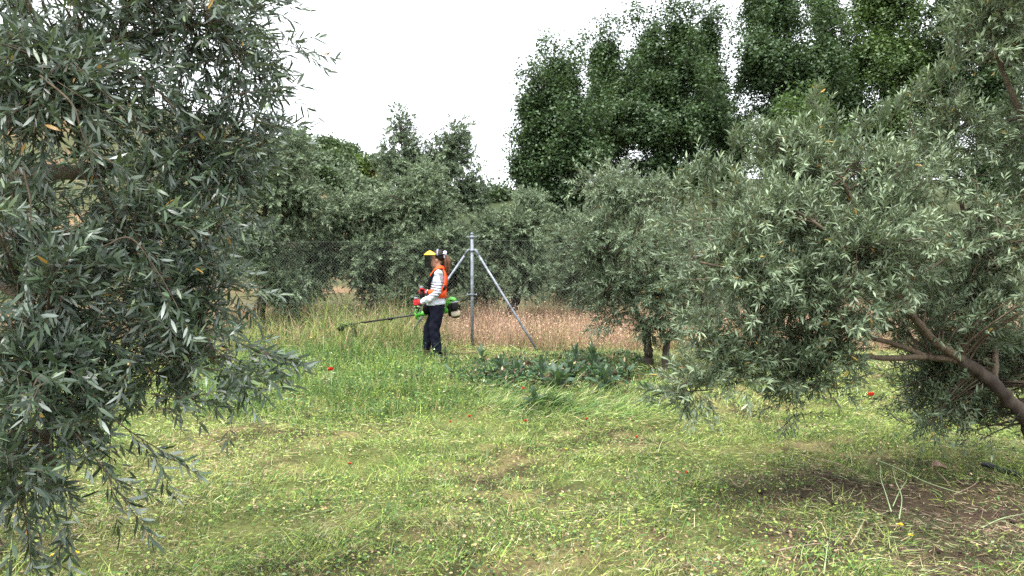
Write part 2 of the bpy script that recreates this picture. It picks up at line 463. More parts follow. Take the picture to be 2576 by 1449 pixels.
def vellipse(x0, y0, x1, y1, Y, depth):
    """Crown lobe that covers the rectangle of the picture at distance Y."""
    c = at((x0 + x1) / 2, (y0 + y1) / 2, Y)
    return c, np.array([(x1 - x0) / 2 * Y / F, depth, (y1 - y0) / 2 * Y / F])

def nodes_of(limbs):
    P, Rd = [], []
    for pts, r0, r1 in limbs:
        q = smooth_path(pts, 6); P.append(q); Rd.append(np.linspace(r0, r1, len(q)))
    return np.concatenate(P), np.concatenate(Rd)

def clumps(rng, lobes, n, core=0.42):
    """Breaks each lobe into n uneven smaller clumps so that the outline is ragged and gaps stay open."""
    if not n: return lobes
    o = []
    for l in lobes:
        c, r, nb, spb = l[:4]; tone = l[4] if len(l) > 4 else 0.0
        m = max(3, int(round(n * min(1.6, nb / 40.0))))
        o.append((c, r * 0.92, max(2, int(nb * core)), spb, tone))
        for i in range(m):
            v = nrmz(rng.normal(size=3)) * rng.uniform(0.35, 0.95); f = rng.uniform(0.34, 0.62)
            q = np.array([f * rng.uniform(.7, 1.1), f, f * rng.uniform(.8, 1.35)])
            o.append((c + r * v * (1 - 0.45 * f), r * q, max(2, int(round(0.85 * nb / m))), spb, tone + rng.normal() * 0.06))
    return o

def foliage(rng, limbs, lobes, spec, extra=()):
    """lobes: (centre, radii, branchlets, sprays per branchlet). Returns leaf arrays, branch paths and twig arrays."""
    NP, NR = nodes_of(limbs)
    SB, SD, ST = [], [], []; paths = []
    for lobe in clumps(rng, lobes, spec.get('clump', 0), spec.get('core', 0.42)):
        c, r, nb, spb = lobe[:4]
        for _ in range(nb):
            v = rng.normal(size=3); v /= np.linalg.norm(v)
            e = c + r * v * (rng.random() ** spec.get('shell', 0.42))
            q = e * 0.75 + c * 0.25
            dist = np.linalg.norm(NP - q, axis=1) + rng.random(len(NP)) * 0.15 * np.mean(r)
            i = int(np.argmin(dist)); s = NP[i]
            ln = np.linalg.norm(e - s)
            mx_ = spec.get('maxlen', 9)
            if ln > mx_: s = e + (s - e) * mx_ / ln; ln = mx_
            ctl = (s + e) / 2 + np.array([0, 0, spec.get('arch', 0.18) * ln]) + rng.normal(size=3) * 0.12 * ln
            p = bez(s, ctl, e, 7)
            paths.append((p, min(NR[i] * 0.55, spec['br'] * (0.6 + 0.4 * ln))))
            t = rng.uniform(spec.get('t0', 0.3), 1.0, spb) ** 0.8; t[0] = 1.0
            f = t * 6; a = np.clip(f.astype(int), 0, 5); fr = (f - a)[:, None]
            pos = p[a] * (1 - fr) + p[a + 1] * fr + rng.normal(size=(spb, 3)) * spec.get('jit', 0.03)
            tg = nrmz(p[a + 1] - p[a]); outw = nrmz((pos - c) / r)
            dd = nrmz(tg * spec.get('wt', 0.7) + outw * spec.get('wo', 0.5) + rng.normal(size=(spb, 3)) * spec.get('wr', 0.5) + np.array([0, 0, spec.get('up', 0.15)]))
            SB.append(pos); SD.append(dd); ST.append(np.full(spb, lobe[4] if len(lobe) > 4 else 0.0))
    for p, rr, n in extra:                      # explicit twigs
        p = smooth_path(p, 6); paths.append((p, rr)); k = len(p) - 1
        t = rng.uniform(0.25, 1, n); t[0] = 1; a = np.clip((t * k).astype(int), 0, k - 1); fr = (t * k - a)[:, None]
        pos = p[a] * (1 - fr) + p[a + 1] * fr; tg = nrmz(p[a + 1] - p[a])
        SB.append(pos); SD.append(nrmz(tg * 1.0 + rng.normal(size=(n, 3)) * 0.3)); ST.append(np.zeros(n))
    SB = np.concatenate(SB); SD = np.concatenate(SD); ST = np.concatenate(ST)
    N, k = len(SB), spec['k']
    Ls = spec['spray'] * rng.uniform(0.6, 1.25, N)
    h = nrmz(rng.normal(size=(N, 3))); a1 = perp(SD, h); a2 = np.cross(SD, a1)
    sag = spec.get('sag', 0.15)
    if spec.get('pairs', True):
        j = np.arange(k); t = (0.12 + 0.88 * ((j // 2) + 0.5) / (k / 2))
        phi = (j // 2) * (math.pi / 2) + (j % 2) * math.pi
        phi = phi[None] + rng.normal(size=(N, k)) * 0.35
        th = np.radians(np.where(j >= k - 2, 16, 44))[None] + rng.normal(size=(N, k)) * 0.17
        t = np.clip(t[None] + rng.normal(size=(N, k)) * 0.03, 0, 1)
        pos = SB[:, None] + SD[:, None] * (Ls[:, None] * t)[..., None] + np.array([0, 0, -1.0]) * (sag * Ls[:, None] * t * t)[..., None]
        rad = a1[:, None] * np.cos(phi)[..., None] + a2[:, None] * np.sin(phi)[..., None]
        d = SD[:, None] * np.cos(th)[..., None] + rad * np.sin(th)[..., None]
        d = nrmz(d + np.array([0, 0, -0.5 * sag]))
        hint = SD[:, None] * 0.55 + np.array([0, 0, spec.get('nup', 0.8)]) + rng.normal(size=(N, k, 3)) * spec.get('nr', 0.45)
    else:
        pos = SB[:, None] + rng.normal(size=(N, k, 3)) * (Ls * 0.5)[:, None, None]
        d = nrmz(rng.normal(size=(N, k, 3)) + SD[:, None] * 0.6 + np.array([0, 0, -0.35]))
        hint = np.array([0, 0, spec.get('nup', 0.8)]) + SD[:, None] * 0.5 + rng.normal(size=(N, k, 3)) * spec.get('nr', 0.5)
        t = rng.random((N, k))
    pos = pos.reshape(-1, 3); d = d.reshape(-1, 3); n = perp(d, hint.reshape(-1, 3))
    M_ = len(pos)
    L = spec['leaf'] * rng.uniform(0.5, 1.22, M_); W = L * spec['asp'] * rng.uniform(0.8, 1.2, M_)
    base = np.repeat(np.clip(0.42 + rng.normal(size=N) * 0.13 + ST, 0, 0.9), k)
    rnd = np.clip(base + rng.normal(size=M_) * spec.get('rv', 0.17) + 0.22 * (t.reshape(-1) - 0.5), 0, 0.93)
    ye = rng.random(M_) < spec.get('yellow', 0.0); rnd[ye] = 1.0
    curl = rng.uniform(-0.05, 0.28, M_)
    keep = np.ones(M_, bool)
    if 'keep' in spec: keep = spec['keep'](pos)
    lv = dict(pos=pos[keep], d=d[keep], n=n[keep], L=L[keep], W=W[keep], rnd=rnd[keep], curl=curl[keep])
    # twigs
    tw = dict(S=SB, E=SB + SD * Ls[:, None] + np.array([0, 0, -1.0]) * (sag * Ls)[:, None], Mi=SB + SD * (Ls * 0.5)[:, None] - np.array([0, 0, 0.25]) * (sag * Ls)[:, None])
    return lv, paths, tw

def twig_mesh(tw, r):
    S_, Mi, E = tw['S'], tw['Mi'], tw['E']; N = len(S_)
    d = nrmz(E - S_); h = np.zeros((N, 3)); h[:, 0] = 0.31; h[:, 1] = 0.57; h[:, 2] = 0.76
    a1 = perp(d, h); a2 = np.cross(d, a1); V = []
    for P_, rr in ((S_, r), (E, r * 0.3)):
        for a in (0, 2.094, 4.189): V.append(P_ + rr * (math.cos(a) * a1 + math.sin(a) * a2))
    V = np.stack(V, 1).reshape(-1, 3); o = np.arange(N)[:, None] * 6
    q = []
    for L0 in (0,):
        for b in range(3): q += [L0 + b, L0 + (b + 1) % 3, L0 + 3 + (b + 1) % 3, L0 + 3 + b]
    loops = (o + np.array(q)[None]).ravel()
    return V, loops, np.full(N * 3, 4)

LEAFMESH = {}
def leaf_unit(asp, rnd, lod, mat):
    key = (round(asp, 2), round(rnd, 2), lod, mat.name)
    if key not in LEAFMESH:
        V, lo, to, rr = leaf_geo(np.zeros((1, 3)), np.array([[1., 0, 0]]), np.array([[0, 0, 1.]]), np.ones(1), np.array([asp]), np.array([rnd]), lod, np.array([0.10]))
        me = mesh_np('leaf', V, lo, to, False, {'rnd': rr}); me.materials.append(mat); LEAFMESH[key] = me
    return LEAFMESH[key]

def make_tree(name, label, cat, base, limbs, lobes, spec, mat, bark, seed, group=None, single=0, extra=(), trunk_n=1):
    """thing > trunk, branches, crown (the leaf mass), and single leaves where they show large."""
    rng = np.random.default_rng(seed)
    t = thing(name, label, cat, tuple(base), 0, group)
    inv = -np.asarray(base, float)
    lv, paths, tw = foliage(rng, limbs, lobes, spec, extra)
    # trunk and limbs
    tb, lb = MB(), MB(); nt_ = 0
    for q, (pts, r0, r1) in enumerate(limbs):
        P_ = smooth_path(pts, 8); k = len(P_)
        rr = np.linspace(1, 0, k) ** 0.9 * (r0 - r1) + r1
        rr = rr * (1 + 0.10 * (vnoise(np.arange(k) * 0.9, np.full(k, seed * 1.7 + q), 2) - 0.5) * 2)
        P_ = P_ + rng.normal(size=P_.shape) * (rr * 0.10)[:, None]
        (tb if q < trunk_n else lb).tube(P_ + inv, rr, 10 if r0 > 0.03 else 6)
    tb.build('trunk', bark, t)
    b = lb
    for p, r in paths:
        b.tube(p + inv, np.linspace(max(r, 0.0025), max(r * 0.3, 0.0012), len(p)), spec.get('bn', 4), cap=False)
    if spec.get('twigs', False):
        b.addnp(*((lambda v: (v[0] + inv, v[1], v[2]))(twig_mesh(tw, spec['tr']))))
    b.build('branches', M['twig'] if spec.get('twigs', False) else bark, t)
    N = len(lv['pos']); rest = np.ones(N, bool)
    if single:
        vx, vy, zf = to_view(lv['pos'] + lv['d'] * lv['L'][:, None] * 0.5)
        infr = (vx > 5) & (vx < 2571) & (vy > 5) & (vy < 1444) & (zf > 0.3)
        facing = np.abs(np.sum(np.cross(lv['d'], nrmz(lv['pos'] - np.array([0, 0, CAMZ]))) ** 2, -1)) ** 0.5
        sc = np.where(infr, lv['L'] / np.maximum(zf, 0.1) * facing, 0)
        idx = np.argsort(-sc)[:single]; rest[idx] = False
        sd = np.cross(lv['n'], lv['d'])
        for i in idx:
            me = leaf_unit(spec['asp'], round(float(lv['rnd'][i]) * 8) / 8, spec['lod'], mat)
            o = bpy.data.objects.new('leaf', me); COL.objects.link(o); o.parent = t
            Lx = float(lv['L'][i]); m = Matrix.Identity(4)
            for c_, vec in enumerate((lv['d'][i], sd[i], lv['n'][i])):
                for r_ in range(3): m[r_][c_] = float(vec[r_]) * Lx
            pz = lv['pos'][i] + inv
            for r_ in range(3): m[r_][3] = float(pz[r_])
            o.matrix_local = m
    V, lo, to, rr = leaf_geo(lv['pos'][rest] + inv, lv['d'][rest], lv['n'][rest], lv['L'][rest], lv['W'][rest] * (1.12 if spec.get('rest') == 0 else 1), lv['rnd'][rest], spec.get('rest', spec['lod']), lv['curl'][rest])
    cr_ = obj('crown', mesh_np('crown', V, lo, to, False, {'rnd': rr}), mat, t)
    if single: tag(cr_, kind='stuff')
    return t

def auto_limbs(base, fork_h, lobes, r0, rng, lean=(0, 0)):
    """Trunk from base to its fork, one limb into each lobe."""
    b = np.asarray(base, float); f = b + np.array([lean[0], lean[1], fork_h])
    L = [([b - np.array([0, 0, 0.1]), b + (f - b) * 0.5 + np.append(rng.normal(size=2) * 0.05, 0), f], r0, r0 * 0.75)]
    for lobe in lobes:
        c = lobe[0]
        mid = (f + c) / 2 + np.array([0, 0, 0.1 * np.linalg.norm(c - f)]) + rng.normal(size=3) * 0.1
        L.append(([f - np.array([0, 0, 0.05]), mid, c], r0 * 0.55, r0 * 0.16))
    return L
# ------------------------------------------------------------------ trees
def E(x0, y0, x1, y1, Y, dep, nb, spb, tone=0.0):
    c, r = vellipse(x0, y0, x1, y1, Y, dep)
    return (c, r, nb, spb, tone)

# near olive on the left: hanging branches close to the camera, trunk beyond the left edge
nearspec = dict(spray=0.165, k=18, leaf=0.057, asp=0.185, br=0.009, lod=2, twigs=True, tr=0.0016, sag=0.22, up=0.05, wt=0.6, wo=0.45, wr=0.75, maxlen=0.75, yellow=0.003, bn=4, t0=0.2, nup=0.5, nr=0.75)
left_base = np.array([-2.75, 3.9, 0.0]); left_base[2] = float(gz(left_base[0], left_base[1]))
LB = left_base
left_limbs = [
    ([LB - [0, 0, 0.1], LB + [0.05, -0.05, 0.7], LB + [0.2, -0.2, 1.25]], 0.17, 0.13),
    ([LB + [0.2, -0.2, 1.25], at(-160, 430, 3.5), at(60, 255, 3.2), at(150, 190, 2.9)], 0.085, 0.02),
    ([at(60, 255, 3.2), at(260, 110, 3.1), at(520, 60, 3.1)], 0.02, 0.007),
    ([LB + [0.2, -0.2, 1.25], at(0, 480, 3.4), at(250, 430, 3.2), at(560, 400, 3.2)], 0.06, 0.010),
    ([LB + [0.2, -0.2, 1.25], at(0, 600, 3.3), at(300, 640, 3.1), at(470, 760, 3.0), at(540, 900, 2.9)], 0.045, 0.008),
    ([LB + [0.2, -0.2, 1.25], at(-100, 640, 3.2), at(60, 760, 2.8), at(110, 980, 2.6), at(130, 1180, 2.5)], 0.04, 0.008),
    ([LB + [0.2, -0.2, 1.25], at(-260, 100, 3.6), at(-150, -250, 3.5)], 0.06, 0.02),
]
left_lobes = [
    E(-250, -160, 400, 130, 3.0, 0.5, 36, 8), E(330, -130, 660, 110, 3.1, 0.4, 26, 7), E(420, 110, 670, 290, 3.2, 0.35, 22, 7),
    E(-200, 100, 430, 380, 2.8, 0.5, 44, 8), E(420, 270, 650, 430, 3.1, 0.3, 18, 7), E(-150, 360, 440, 640, 2.8, 0.5, 34, 8),
    E(380, 420, 600, 620, 3.0, 0.32, 20, 7), E(-100, 620, 390, 860, 2.7, 0.45, 26, 8), E(360, 620, 590, 820, 2.9, 0.3, 15, 7),
    E(-100, 820, 310, 1050, 2.6, 0.4, 23, 8), E(280, 820, 520, 1000, 2.8, 0.25, 15, 7), E(500, 830, 650, 960, 2.85, 0.15, 4, 5),
    E(-80, 1000, 240, 1160, 2.6, 0.3, 12, 8), E(230, 1000, 350, 1080, 2.6, 0.18, 4, 6), E(-90, 1130, 100, 1260, 2.5, 0.2, 8, 7),
    E(-900, -300, -200, 700, 3.4, 0.8, 30, 7),
]
left_extra = [
    ([at(560, 105, 3.1), at(640, 104, 3.1), at(720, 112, 3.1), at(770, 132, 3.1)], 0.003, 3),
    ([at(560, 330, 3.0), at(620, 300, 3.0), at(690, 318, 3.0)], 0.003, 4),
    ([at(560, 245, 3.0), at(620, 232, 3.0), at(690, 222, 3.0)], 0.003, 4),
    ([at(520, 20, 3.1), at(600, 20, 3.1), at(670, 12, 3.1)], 0.003, 5),
    ([at(420, 830, 2.8), at(520, 830, 2.8), at(620, 870, 2.8), at(685, 895, 2.8)], 0.0035, 7),
    ([at(420, 900, 2.8), at(540, 930, 2.8), at(620, 945, 2.8), at(665, 938, 2.8)], 0.003, 6),
    ([at(380, 990, 2.7), at(450, 1000, 2.7), at(530, 988, 2.7)], 0.003, 5),
    ([at(280, 1050, 2.6), at(350, 1100, 2.6), at(385, 1120, 2.6)], 0.003, 5),
    ([at(100, 190, 2.5), at(180, 260, 2.5), at(205, 330, 2.5), at(230, 380, 2.5), at(280, 405, 2.5)], 0.004, 3),
    ([at(60, 430, 2.5), at(78, 520, 2.5), at(70, 640, 2.5)], 0.004, 3),
    ([at(260, 620, 2.6), at(330, 600, 2.6), at(400, 690, 2.6), at(440, 760, 2.6)], 0.004, 4),
    ([at(100, 1150, 2.5), at(160, 1260, 2.5), at(170, 1330, 2.5)], 0.003, 5), ([at(20, 1150, 2.5), at(60, 1290, 2.5), at(70, 1350, 2.5)], 0.003, 5), ([at(180, 1080, 2.5), at(260, 1180, 2.5), at(300, 1240, 2.5)], 0.003, 5),
]
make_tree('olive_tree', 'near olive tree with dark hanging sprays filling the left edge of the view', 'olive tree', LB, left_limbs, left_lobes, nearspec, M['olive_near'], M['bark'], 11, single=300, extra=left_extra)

# big silvery olive on the right with the bowed trunk
rspec = dict(clump=5, spray=0.16, k=18, leaf=0.053, asp=0.22, br=0.012, lod=1, twigs=True, tr=0.0018, sag=0.05, up=0.42, wt=0.5, wo=0.55, wr=0.45, maxlen=1.0, yellow=0.007, bn=3, t0=0.25, nup=0.7, nr=0.5)
rb = gp(2625, 1185); rb = np.array([rb[0], 5.15, 0]); rb[2] = float(gz(rb[0], rb[1]))
RB = rb
k1, k2, k3, k4 = at(2576, 1050, 5.1), at(2500, 965, 5.05), at(2420, 905, 5.0), at(2335, 897, 5.0)
right_limbs = [
    ([RB - [0, 0, 0.1], at(2612, 1120, 5.12), k1, k2, k3], 0.054, 0.036),
    ([k3, at(2385, 900, 5.0), k4, at(2260, 868, 4.95), at(2180, 845, 4.9), at(2080, 800, 4.8)], 0.028, 0.010),
    ([k3, at(2360, 865, 4.95), at(2300, 800, 4.9), at(2235, 720, 4.8), at(2150, 640, 4.7), at(2050, 560, 4.6)], 0.030, 0.009),
    ([k2, at(2500, 860, 5.3), at(2450, 650, 5.4), at(2400, 420, 5.4), at(2370, 260, 5.4)], 0.026, 0.009),
    ([k1, at(2640, 800, 5.4), at(2620, 450, 5.3), at(2520, 170, 5.2), at(2480, 40, 5.2)], 0.034, 0.009),
    ([at(2235, 720, 4.8), at(2100, 720, 4.7), at(1900, 690, 4.6), at(1760, 660, 4.6)], 0.022, 0.007),
    ([k4, at(2200, 900, 4.8), at(2000, 880, 4.7), at(1800, 930, 4.6), at(1690, 980, 4.5)], 0.02, 0.006),
    ([at(2300, 800, 4.9), at(2200, 600, 5.0), at(2100, 430, 5.1), at(2000, 340, 5.1)], 0.025, 0.008),
]
right_lobes = [
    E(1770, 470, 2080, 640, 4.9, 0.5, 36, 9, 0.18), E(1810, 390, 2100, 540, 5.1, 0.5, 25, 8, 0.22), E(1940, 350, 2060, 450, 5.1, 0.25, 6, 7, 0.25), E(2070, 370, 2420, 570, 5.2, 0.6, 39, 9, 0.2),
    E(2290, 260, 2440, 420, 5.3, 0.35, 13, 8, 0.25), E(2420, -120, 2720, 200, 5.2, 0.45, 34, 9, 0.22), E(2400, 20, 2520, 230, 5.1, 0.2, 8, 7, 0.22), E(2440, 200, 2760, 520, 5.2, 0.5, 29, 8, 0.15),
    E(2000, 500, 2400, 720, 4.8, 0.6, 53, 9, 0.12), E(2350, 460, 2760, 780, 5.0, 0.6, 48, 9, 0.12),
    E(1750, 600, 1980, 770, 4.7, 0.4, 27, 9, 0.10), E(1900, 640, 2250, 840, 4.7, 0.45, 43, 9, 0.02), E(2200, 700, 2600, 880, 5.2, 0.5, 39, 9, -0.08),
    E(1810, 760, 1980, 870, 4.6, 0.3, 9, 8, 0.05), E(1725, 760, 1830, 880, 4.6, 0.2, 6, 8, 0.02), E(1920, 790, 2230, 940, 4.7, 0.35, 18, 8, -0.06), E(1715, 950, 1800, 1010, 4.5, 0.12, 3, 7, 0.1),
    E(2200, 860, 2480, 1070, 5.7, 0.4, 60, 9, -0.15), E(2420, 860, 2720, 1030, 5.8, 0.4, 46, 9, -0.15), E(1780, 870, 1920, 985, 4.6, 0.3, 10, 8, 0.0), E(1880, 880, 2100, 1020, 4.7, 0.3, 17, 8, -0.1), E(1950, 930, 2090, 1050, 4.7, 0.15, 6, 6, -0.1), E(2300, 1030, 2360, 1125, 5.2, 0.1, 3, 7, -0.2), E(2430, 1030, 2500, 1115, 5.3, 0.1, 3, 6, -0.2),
]
right_shoots = []
_q = np.random.default_rng(19)
for (a_, b_, yy) in [(1700, 455, 4.9), (1735, 425, 4.9), (1775, 390, 5), (1800, 410, 5), (1845, 345, 5), (1880, 295, 5.1), (1905, 330, 5.1), (1945, 310, 5.1), (1985, 330, 5.1), (2015, 345, 5.1), (2050, 215, 5.2), (2066, 260, 5.2), (2100, 310, 5.2), (2140, 330, 5.2), (2180, 300, 5.3), (2215, 270, 5.3), (2255, 245, 5.3), (2300, 215, 5.3), (2335, 190, 5.3), (2370, 175, 5.3), (2400, 215, 5.3), (2410, 60, 5.2), (2400, 130, 5.2), (2440, 10, 5.2), (1695, 560, 4.7), (1705, 640, 4.7), (1685, 710, 4.6), (1740, 800, 4.6), (1690, 990, 4.5), (1655, 992, 4.5)]:
    up_ = b_ < 500; dx_ = _q.normal() * 14 + (0 if up_ else 120); dy_ = 125 if up_ else -10
    right_shoots.append(([at(a_ + dx_ + 10, b_ + dy_, yy), at(a_ + dx_ * .5 - 5, b_ + dy_ * .5, yy), at(a_, b_ + 28 * up_, yy)], 0.004, 8 if up_ else 7))
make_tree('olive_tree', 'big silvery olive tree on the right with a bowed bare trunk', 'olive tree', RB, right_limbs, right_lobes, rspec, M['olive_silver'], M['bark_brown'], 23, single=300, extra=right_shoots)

# two stemmed olive in front of the fence
mspec = dict(rest=0, spray=0.20, k=14, clump=6, leaf=0.068, asp=0.25, br=0.012, lod=1, twigs=True, tr=0.002, sag=0.15, up=0.2, wt=0.5, wo=0.6, wr=0.5, maxlen=1.3, yellow=0.002, bn=3, t0=0.25)
s1, s2 = gp(1634, 934), gp(1674, 938)
mb_ = (s1 + s2) / 2
mid_limbs = [
    ([s1 - [0, 0, 0.1], at(1632, 900, s1[1]), at(1630, 862, s1[1]), at(1622, 830, s1[1])], 0.068, 0.050),
    ([s2 - [0, 0, 0.1], at(1674, 900, s2[1]), at(1677, 868, s2[1]), at(1678, 856, s2[1])], 0.052, 0.042),
    ([at(1622, 832, 10.7), at(1600, 780, 10.7), at(1560, 690, 10.7), at(1520, 600, 10.7)], 0.040, 0.014),
    ([at(1625, 832, 10.7), at(1640, 760, 10.9), at(1620, 640, 10.9), at(1590, 500, 11)], 0.028, 0.010),
    ([at(1678, 858, 10.6), at(1655, 810, 10.6), at(1668, 760, 10.6), at(1680, 640, 10.6)], 0.032, 0.012),
    ([at(1678, 858, 10.6), at(1704, 838, 10.6), at(1715, 780, 10.6), at(1735, 700, 10.6), at(1740, 560, 10.6)], 0.030, 0.010),
]
mid_lobes = [
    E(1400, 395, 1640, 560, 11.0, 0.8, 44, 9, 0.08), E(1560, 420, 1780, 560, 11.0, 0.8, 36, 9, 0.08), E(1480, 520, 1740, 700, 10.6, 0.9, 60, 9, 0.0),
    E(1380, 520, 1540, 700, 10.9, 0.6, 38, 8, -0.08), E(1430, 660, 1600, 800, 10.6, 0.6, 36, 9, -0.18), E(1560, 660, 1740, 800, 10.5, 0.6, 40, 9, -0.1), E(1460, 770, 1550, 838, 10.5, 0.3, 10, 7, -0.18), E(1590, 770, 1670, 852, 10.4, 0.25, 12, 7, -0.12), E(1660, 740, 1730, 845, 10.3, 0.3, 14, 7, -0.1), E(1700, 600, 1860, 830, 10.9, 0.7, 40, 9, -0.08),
]
make_tree('olive_tree', 'two stemmed olive tree standing in mown grass right of the fence brace', 'olive tree', mb_, mid_limbs, mid_lobes, mspec, M['olive_silver'], M['bark_brown'], 37, single=300, trunk_n=2)

# olive grove behind the fence
fspec = dict(clump=7, spray=0.22, k=16, leaf=0.082, asp=0.42, br=0.016, lod=0, sag=0.12, up=0.15, wt=0.5, wo=0.6, wr=0.5, maxlen=2.0, bn=3, t0=0.2, jit=0.06)
def grove(label, bx, Y, fork, lean, lobes, seed, r0=0.13, mat='olive_far', name='olive_tree', group='olive trees of the grove behind the fence', spec=fspec, cat='olive tree', bark='bark_dark', trunk=None):
    rng = np.random.default_rng(seed + 500)
    b = at(bx, 800, Y); b[2] = float(gz(b[0], b[1]))
    limbs = auto_limbs(b, fork, lobes, r0, rng, lean)
    return make_tree(name, label, cat, b, limbs, lobes, spec, M[mat], M[bark], seed, group)

grove('grey olive tree showing between the hanging near sprays and the hillside', 660, 15.5, 0.9, (0.1, 0),
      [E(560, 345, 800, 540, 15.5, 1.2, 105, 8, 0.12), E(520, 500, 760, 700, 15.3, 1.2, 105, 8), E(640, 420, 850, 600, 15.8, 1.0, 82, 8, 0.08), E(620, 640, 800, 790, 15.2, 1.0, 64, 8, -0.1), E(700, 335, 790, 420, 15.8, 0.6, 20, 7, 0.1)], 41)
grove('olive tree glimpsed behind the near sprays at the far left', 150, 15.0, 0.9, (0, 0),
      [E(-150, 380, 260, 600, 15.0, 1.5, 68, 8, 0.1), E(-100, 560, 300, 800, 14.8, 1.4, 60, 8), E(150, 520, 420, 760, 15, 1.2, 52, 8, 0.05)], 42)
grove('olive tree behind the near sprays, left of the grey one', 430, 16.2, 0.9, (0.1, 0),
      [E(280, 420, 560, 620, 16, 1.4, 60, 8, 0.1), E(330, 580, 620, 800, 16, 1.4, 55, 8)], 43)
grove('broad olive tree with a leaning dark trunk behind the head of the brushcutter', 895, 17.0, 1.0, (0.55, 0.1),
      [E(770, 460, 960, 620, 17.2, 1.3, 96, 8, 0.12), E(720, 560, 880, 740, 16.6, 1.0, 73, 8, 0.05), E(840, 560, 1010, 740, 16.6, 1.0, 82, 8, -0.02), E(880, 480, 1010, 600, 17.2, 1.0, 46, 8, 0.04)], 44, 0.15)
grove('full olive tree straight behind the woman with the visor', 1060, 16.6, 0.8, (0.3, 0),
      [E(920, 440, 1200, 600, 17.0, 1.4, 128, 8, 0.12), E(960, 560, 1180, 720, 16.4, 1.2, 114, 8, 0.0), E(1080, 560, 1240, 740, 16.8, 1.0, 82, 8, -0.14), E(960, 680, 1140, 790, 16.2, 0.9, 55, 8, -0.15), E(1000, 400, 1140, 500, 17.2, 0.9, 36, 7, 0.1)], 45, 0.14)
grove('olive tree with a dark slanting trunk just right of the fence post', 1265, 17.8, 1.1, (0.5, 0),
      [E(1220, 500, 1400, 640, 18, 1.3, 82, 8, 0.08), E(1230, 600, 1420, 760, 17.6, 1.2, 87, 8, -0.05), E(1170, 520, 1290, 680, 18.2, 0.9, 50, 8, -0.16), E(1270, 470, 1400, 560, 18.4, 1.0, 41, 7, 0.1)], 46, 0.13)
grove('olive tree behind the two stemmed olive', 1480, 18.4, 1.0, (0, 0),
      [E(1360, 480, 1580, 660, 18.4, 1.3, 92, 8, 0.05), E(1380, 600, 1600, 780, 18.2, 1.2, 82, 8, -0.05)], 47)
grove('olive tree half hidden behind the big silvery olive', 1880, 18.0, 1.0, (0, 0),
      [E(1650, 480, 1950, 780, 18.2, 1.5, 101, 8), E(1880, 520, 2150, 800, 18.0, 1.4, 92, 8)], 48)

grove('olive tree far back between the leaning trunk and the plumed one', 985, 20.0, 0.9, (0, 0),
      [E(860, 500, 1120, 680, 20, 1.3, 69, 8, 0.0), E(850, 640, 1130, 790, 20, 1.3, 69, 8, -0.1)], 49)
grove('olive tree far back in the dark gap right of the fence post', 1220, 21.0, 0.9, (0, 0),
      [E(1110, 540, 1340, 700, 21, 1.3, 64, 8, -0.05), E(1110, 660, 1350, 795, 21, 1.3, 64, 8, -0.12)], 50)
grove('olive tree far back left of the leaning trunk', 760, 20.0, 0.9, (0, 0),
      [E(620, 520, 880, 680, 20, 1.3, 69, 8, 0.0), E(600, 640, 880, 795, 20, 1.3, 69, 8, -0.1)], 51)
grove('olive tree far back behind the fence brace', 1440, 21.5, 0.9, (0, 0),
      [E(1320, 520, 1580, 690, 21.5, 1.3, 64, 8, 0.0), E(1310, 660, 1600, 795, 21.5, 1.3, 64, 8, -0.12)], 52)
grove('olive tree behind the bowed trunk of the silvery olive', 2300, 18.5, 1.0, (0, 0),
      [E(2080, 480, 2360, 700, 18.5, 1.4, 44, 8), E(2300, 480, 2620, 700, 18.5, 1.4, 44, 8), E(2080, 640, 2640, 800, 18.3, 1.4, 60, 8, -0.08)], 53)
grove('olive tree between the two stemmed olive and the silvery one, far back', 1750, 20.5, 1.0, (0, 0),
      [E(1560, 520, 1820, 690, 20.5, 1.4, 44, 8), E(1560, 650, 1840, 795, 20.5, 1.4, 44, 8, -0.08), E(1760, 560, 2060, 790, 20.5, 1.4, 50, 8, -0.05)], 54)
# tall thin olive whose sprays rise over the grove
tallspec = dict(fspec); tallspec.update(clump=0, lod=0, leaf=0.095, maxlen=1.3, br=0.014, jit=0.10, shell=0.5, wr=0.7)
rng_ = np.random.default_rng(5)
tb_ = at(1060, 800, 21.0); tb_[2] = float(gz(tb_[0], tb_[1]))
tall_lobes = [E(978, 268, 1040, 370, 21, 0.45, 29, 6), E(990, 340, 1075, 460, 21, 0.6, 32, 6), E(940, 365, 1000, 440, 21, 0.4, 20, 5), E(1080, 318, 1190, 440, 21, 0.7, 55, 6), E(1120, 310, 1190, 360, 21, 0.4, 13, 5), E(1050, 400, 1215, 520, 21, 0.8, 80, 7), E(985, 395, 1100, 500, 21, 0.7, 34, 6), E(1040, 370, 1110, 430, 21, 0.5, 12, 6), E(940, 440, 1010, 540, 21, .6, 20, 6), E(1150, 440, 1226, 560, 21, 0.6, 34, 6), E(1000, 430, 1120, 560, 21, 0.8, 59, 7)]
tall_lobes += [E(1010, 350, 1110, 470, 21, 0.7, 30, 6), E(1070, 360, 1200, 470, 21, 0.8, 36, 6), E(955, 380, 1030, 470, 21, .5, 16, 6), E(1170, 350, 1215, 440, 21, .4, 8, 6)]
tall_limbs = [([tb_ - [0, 0, 0.1], at(1050, 700, 21), at(1045, 600, 21)], 0.14, 0.10),
    ([at(1045, 600, 21), at(1030, 480, 21), at(1012, 380, 21), at(1004, 290, 21)], 0.045, 0.012), ([at(1045, 600, 21), at(1090, 480, 21), at(1125, 400, 21), at(1150, 330, 21)], 0.05, 0.014),
    ([at(1025, 460, 21), at(990, 415, 21), at(955, 400, 21)], 0.02, 0.008), ([at(1090, 480, 21), at(1150, 480, 21), at(1205, 490, 21)], 0.025, 0.010)]
